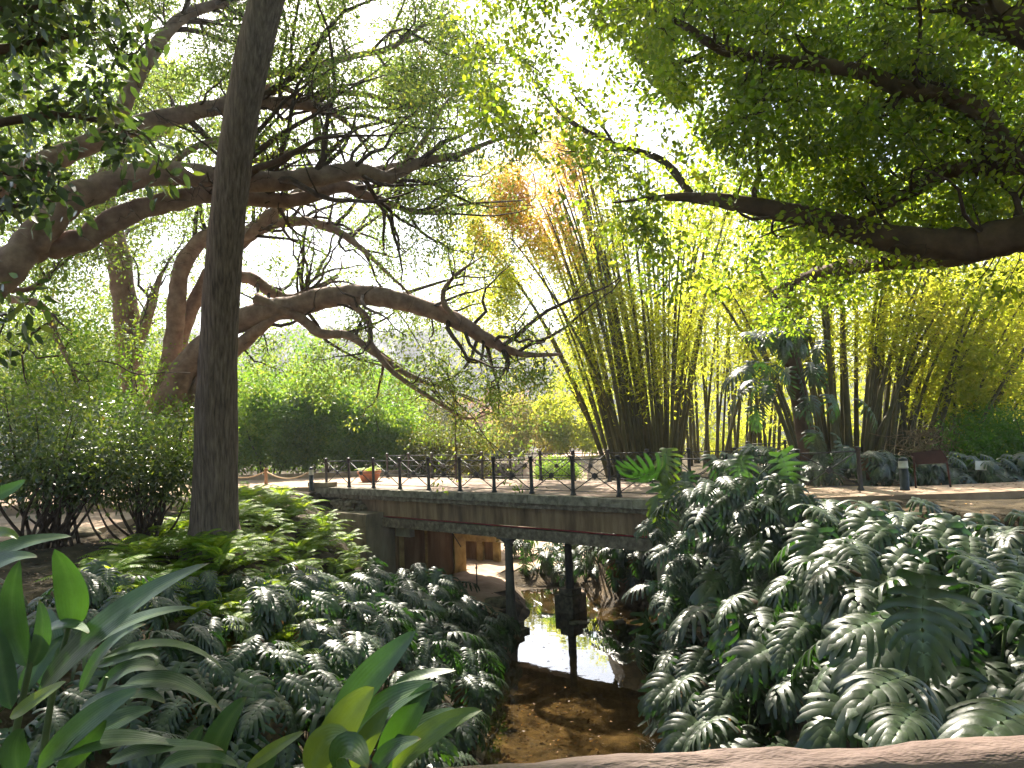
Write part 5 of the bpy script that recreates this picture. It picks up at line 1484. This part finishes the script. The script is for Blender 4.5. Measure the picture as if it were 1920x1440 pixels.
far_tree('pink_tree', 'second pinkish tree behind the golden tree', 955, 880, 92, 7.5, 10.5, M['pink_tree'], 120, 46, .42, FT)
far_tree('green_tree', 'olive tree in haze above the dark round shrub', 810, 880, 78, 8, 8.2, M['dark_bush'], 130, 44, .4, FT)
far_tree('green_tree', 'round hazy tree behind the hedge top', 740, 880, 95, 11, 12.5, M['dark_bush'], 140, 44, .5, FT)
BT = 'airy trees behind the great fig'
far_tree('airy_tree', 'airy sunlit tree far behind the shrubs at the view edge', 40, 880, 44, 9, 11, M['fig'], 200, 46, .26, BT)
far_tree('airy_tree', 'airy green tree seen between the fig stems', 235, 880, 48, 9, 12.5, M['fig'], 210, 46, .28, BT)
far_tree('airy_tree', 'tall airy tree rising behind the hedge beside the trunk', 520, 880, 52, 10, 12, M['hedge'], 190, 44, .28, BT)
# glowing thicket behind the bamboo clumps
TH_ = 'shrubs glowing behind the bamboo clumps'
for (px_, d, wd, ht, nm) in ((1180, 44, 6, 7, 'tall yellow shrub behind the culms of the first clump'), (1300, 42, 6, 8.5, 'yellow shrub seen through the thin bamboo'), (1410, 40, 4.6, 3.2, 'brightest yellow bush in the gap between bamboo clumps'), (1480, 44, 7, 9, 'olive shrub behind the slim leaning trunk'),
        (1590, 40, 6.5, 8.5, 'green yellow shrub behind the dark bamboo clump'), (1700, 38, 6.5, 8, 'yellow shrub behind the dry stalks'), (1810, 36, 6.5, 8, 'golden shrub above the white plaque'), (1920, 33, 6, 7, 'golden shrub at the end of the path')):
    bush('thicket_shrub', nm, px_, 885, d, wd, ht, M['bamboo'], 110, 40, .30, .08, TH_, .7, lo=.03, keep=False)
bush('thicket_shrub', 'low dark green shrub at the path edge past the plaque', 1900, 900, 19.5, 3.2, 2.0, M['hedge'], 170, 46, .11, .045, TH_, .35, lo=.03, keep=False, tint=(0, .4))
bush('thicket_shrub', 'green shrub filling the shade behind the plaque', 1830, 890, 22, 3.0, 2.2, M['hedge'], 150, 46, .12, .05, TH_, .4, lo=.03, keep=False, tint=(0, .5))

# ------------------------------------------------------------------ fallen leaves
rl = np.random.default_rng(81)
m = MB()
def litter(n, xr, yr, z=None, L=.07, tint=(0, 1), dz=.012):
    x = rl.uniform(*xr, n); y = rl.uniform(*yr, n)
    zz = ground_h(x, y) + dz if z is None else np.full(n, z)
    k = slice(None)
    A = rl.normal(size=(n, 3)) * [1, 1, .12]; N = rl.normal(0, .25, (n, 3)) + [0, 0, 1]
    s = rl.uniform(.5, 1.3, n)
    cards(m, np.stack([x, y, zz], 1), A, N, L * s, L * .5 * s, rl.uniform(*tint, n), 'hex')
litter(2300, (-1.4, 3.2), (9, 19)); litter(1100, (-.8, 1.3), (10, 15.5), dz=.03)
litter(2200, (-12, -2.5), (9, 24)); litter(500, (4, 16), (14.6, 17.5), z=-.004); litter(1400, (2.5, 9), (3, 14))
litter(150, (-.6, 2.6), (10, 19), WZ + .006, .06, (.4, 1)); litter(700, (-1, 4), (17, 27))
for k in range(160):
    p = BR([(rl.uniform(0, 13), rl.uniform(.1, BW - .1), .006)])[0]
    cards(m, p[None], rl.normal(size=(1, 3)) * [1, 1, .1], np.array([[0, 0, 1.0]]) + rl.normal(0, .15, (1, 3)), .07, .035, rl.uniform(.2, 1, 1), 'hex')
tag(m.build('fallen_leaves', M['litter'], smooth=False), 'orange and brown fallen leaves scattered over banks, stream and deck', 'fallen leaves', kind='stuff')
# ------------------------------------------------------------------ haze in the air
hz = bpy.data.materials.new('haze'); hz.use_nodes = True
for n_ in list(hz.node_tree.nodes):
    if n_.type == 'BSDF_PRINCIPLED': hz.node_tree.nodes.remove(n_)
pv = hz.node_tree.nodes.new("ShaderNodeVolumePrincipled")
pv.inputs["Color"].default_value = (.86, .91, 1, 1)
pv.inputs["Density"].default_value = .0006
pv.inputs["Anisotropy"].default_value = .45
hz.node_tree.links.new(pv.outputs[0], hz.node_tree.nodes["Material Output"].inputs["Volume"])
m = MB(); m.box(-500, 500, -20, 470, -45, 105)
tag(m.build('haze', hz, smooth=False), kind='stuff')
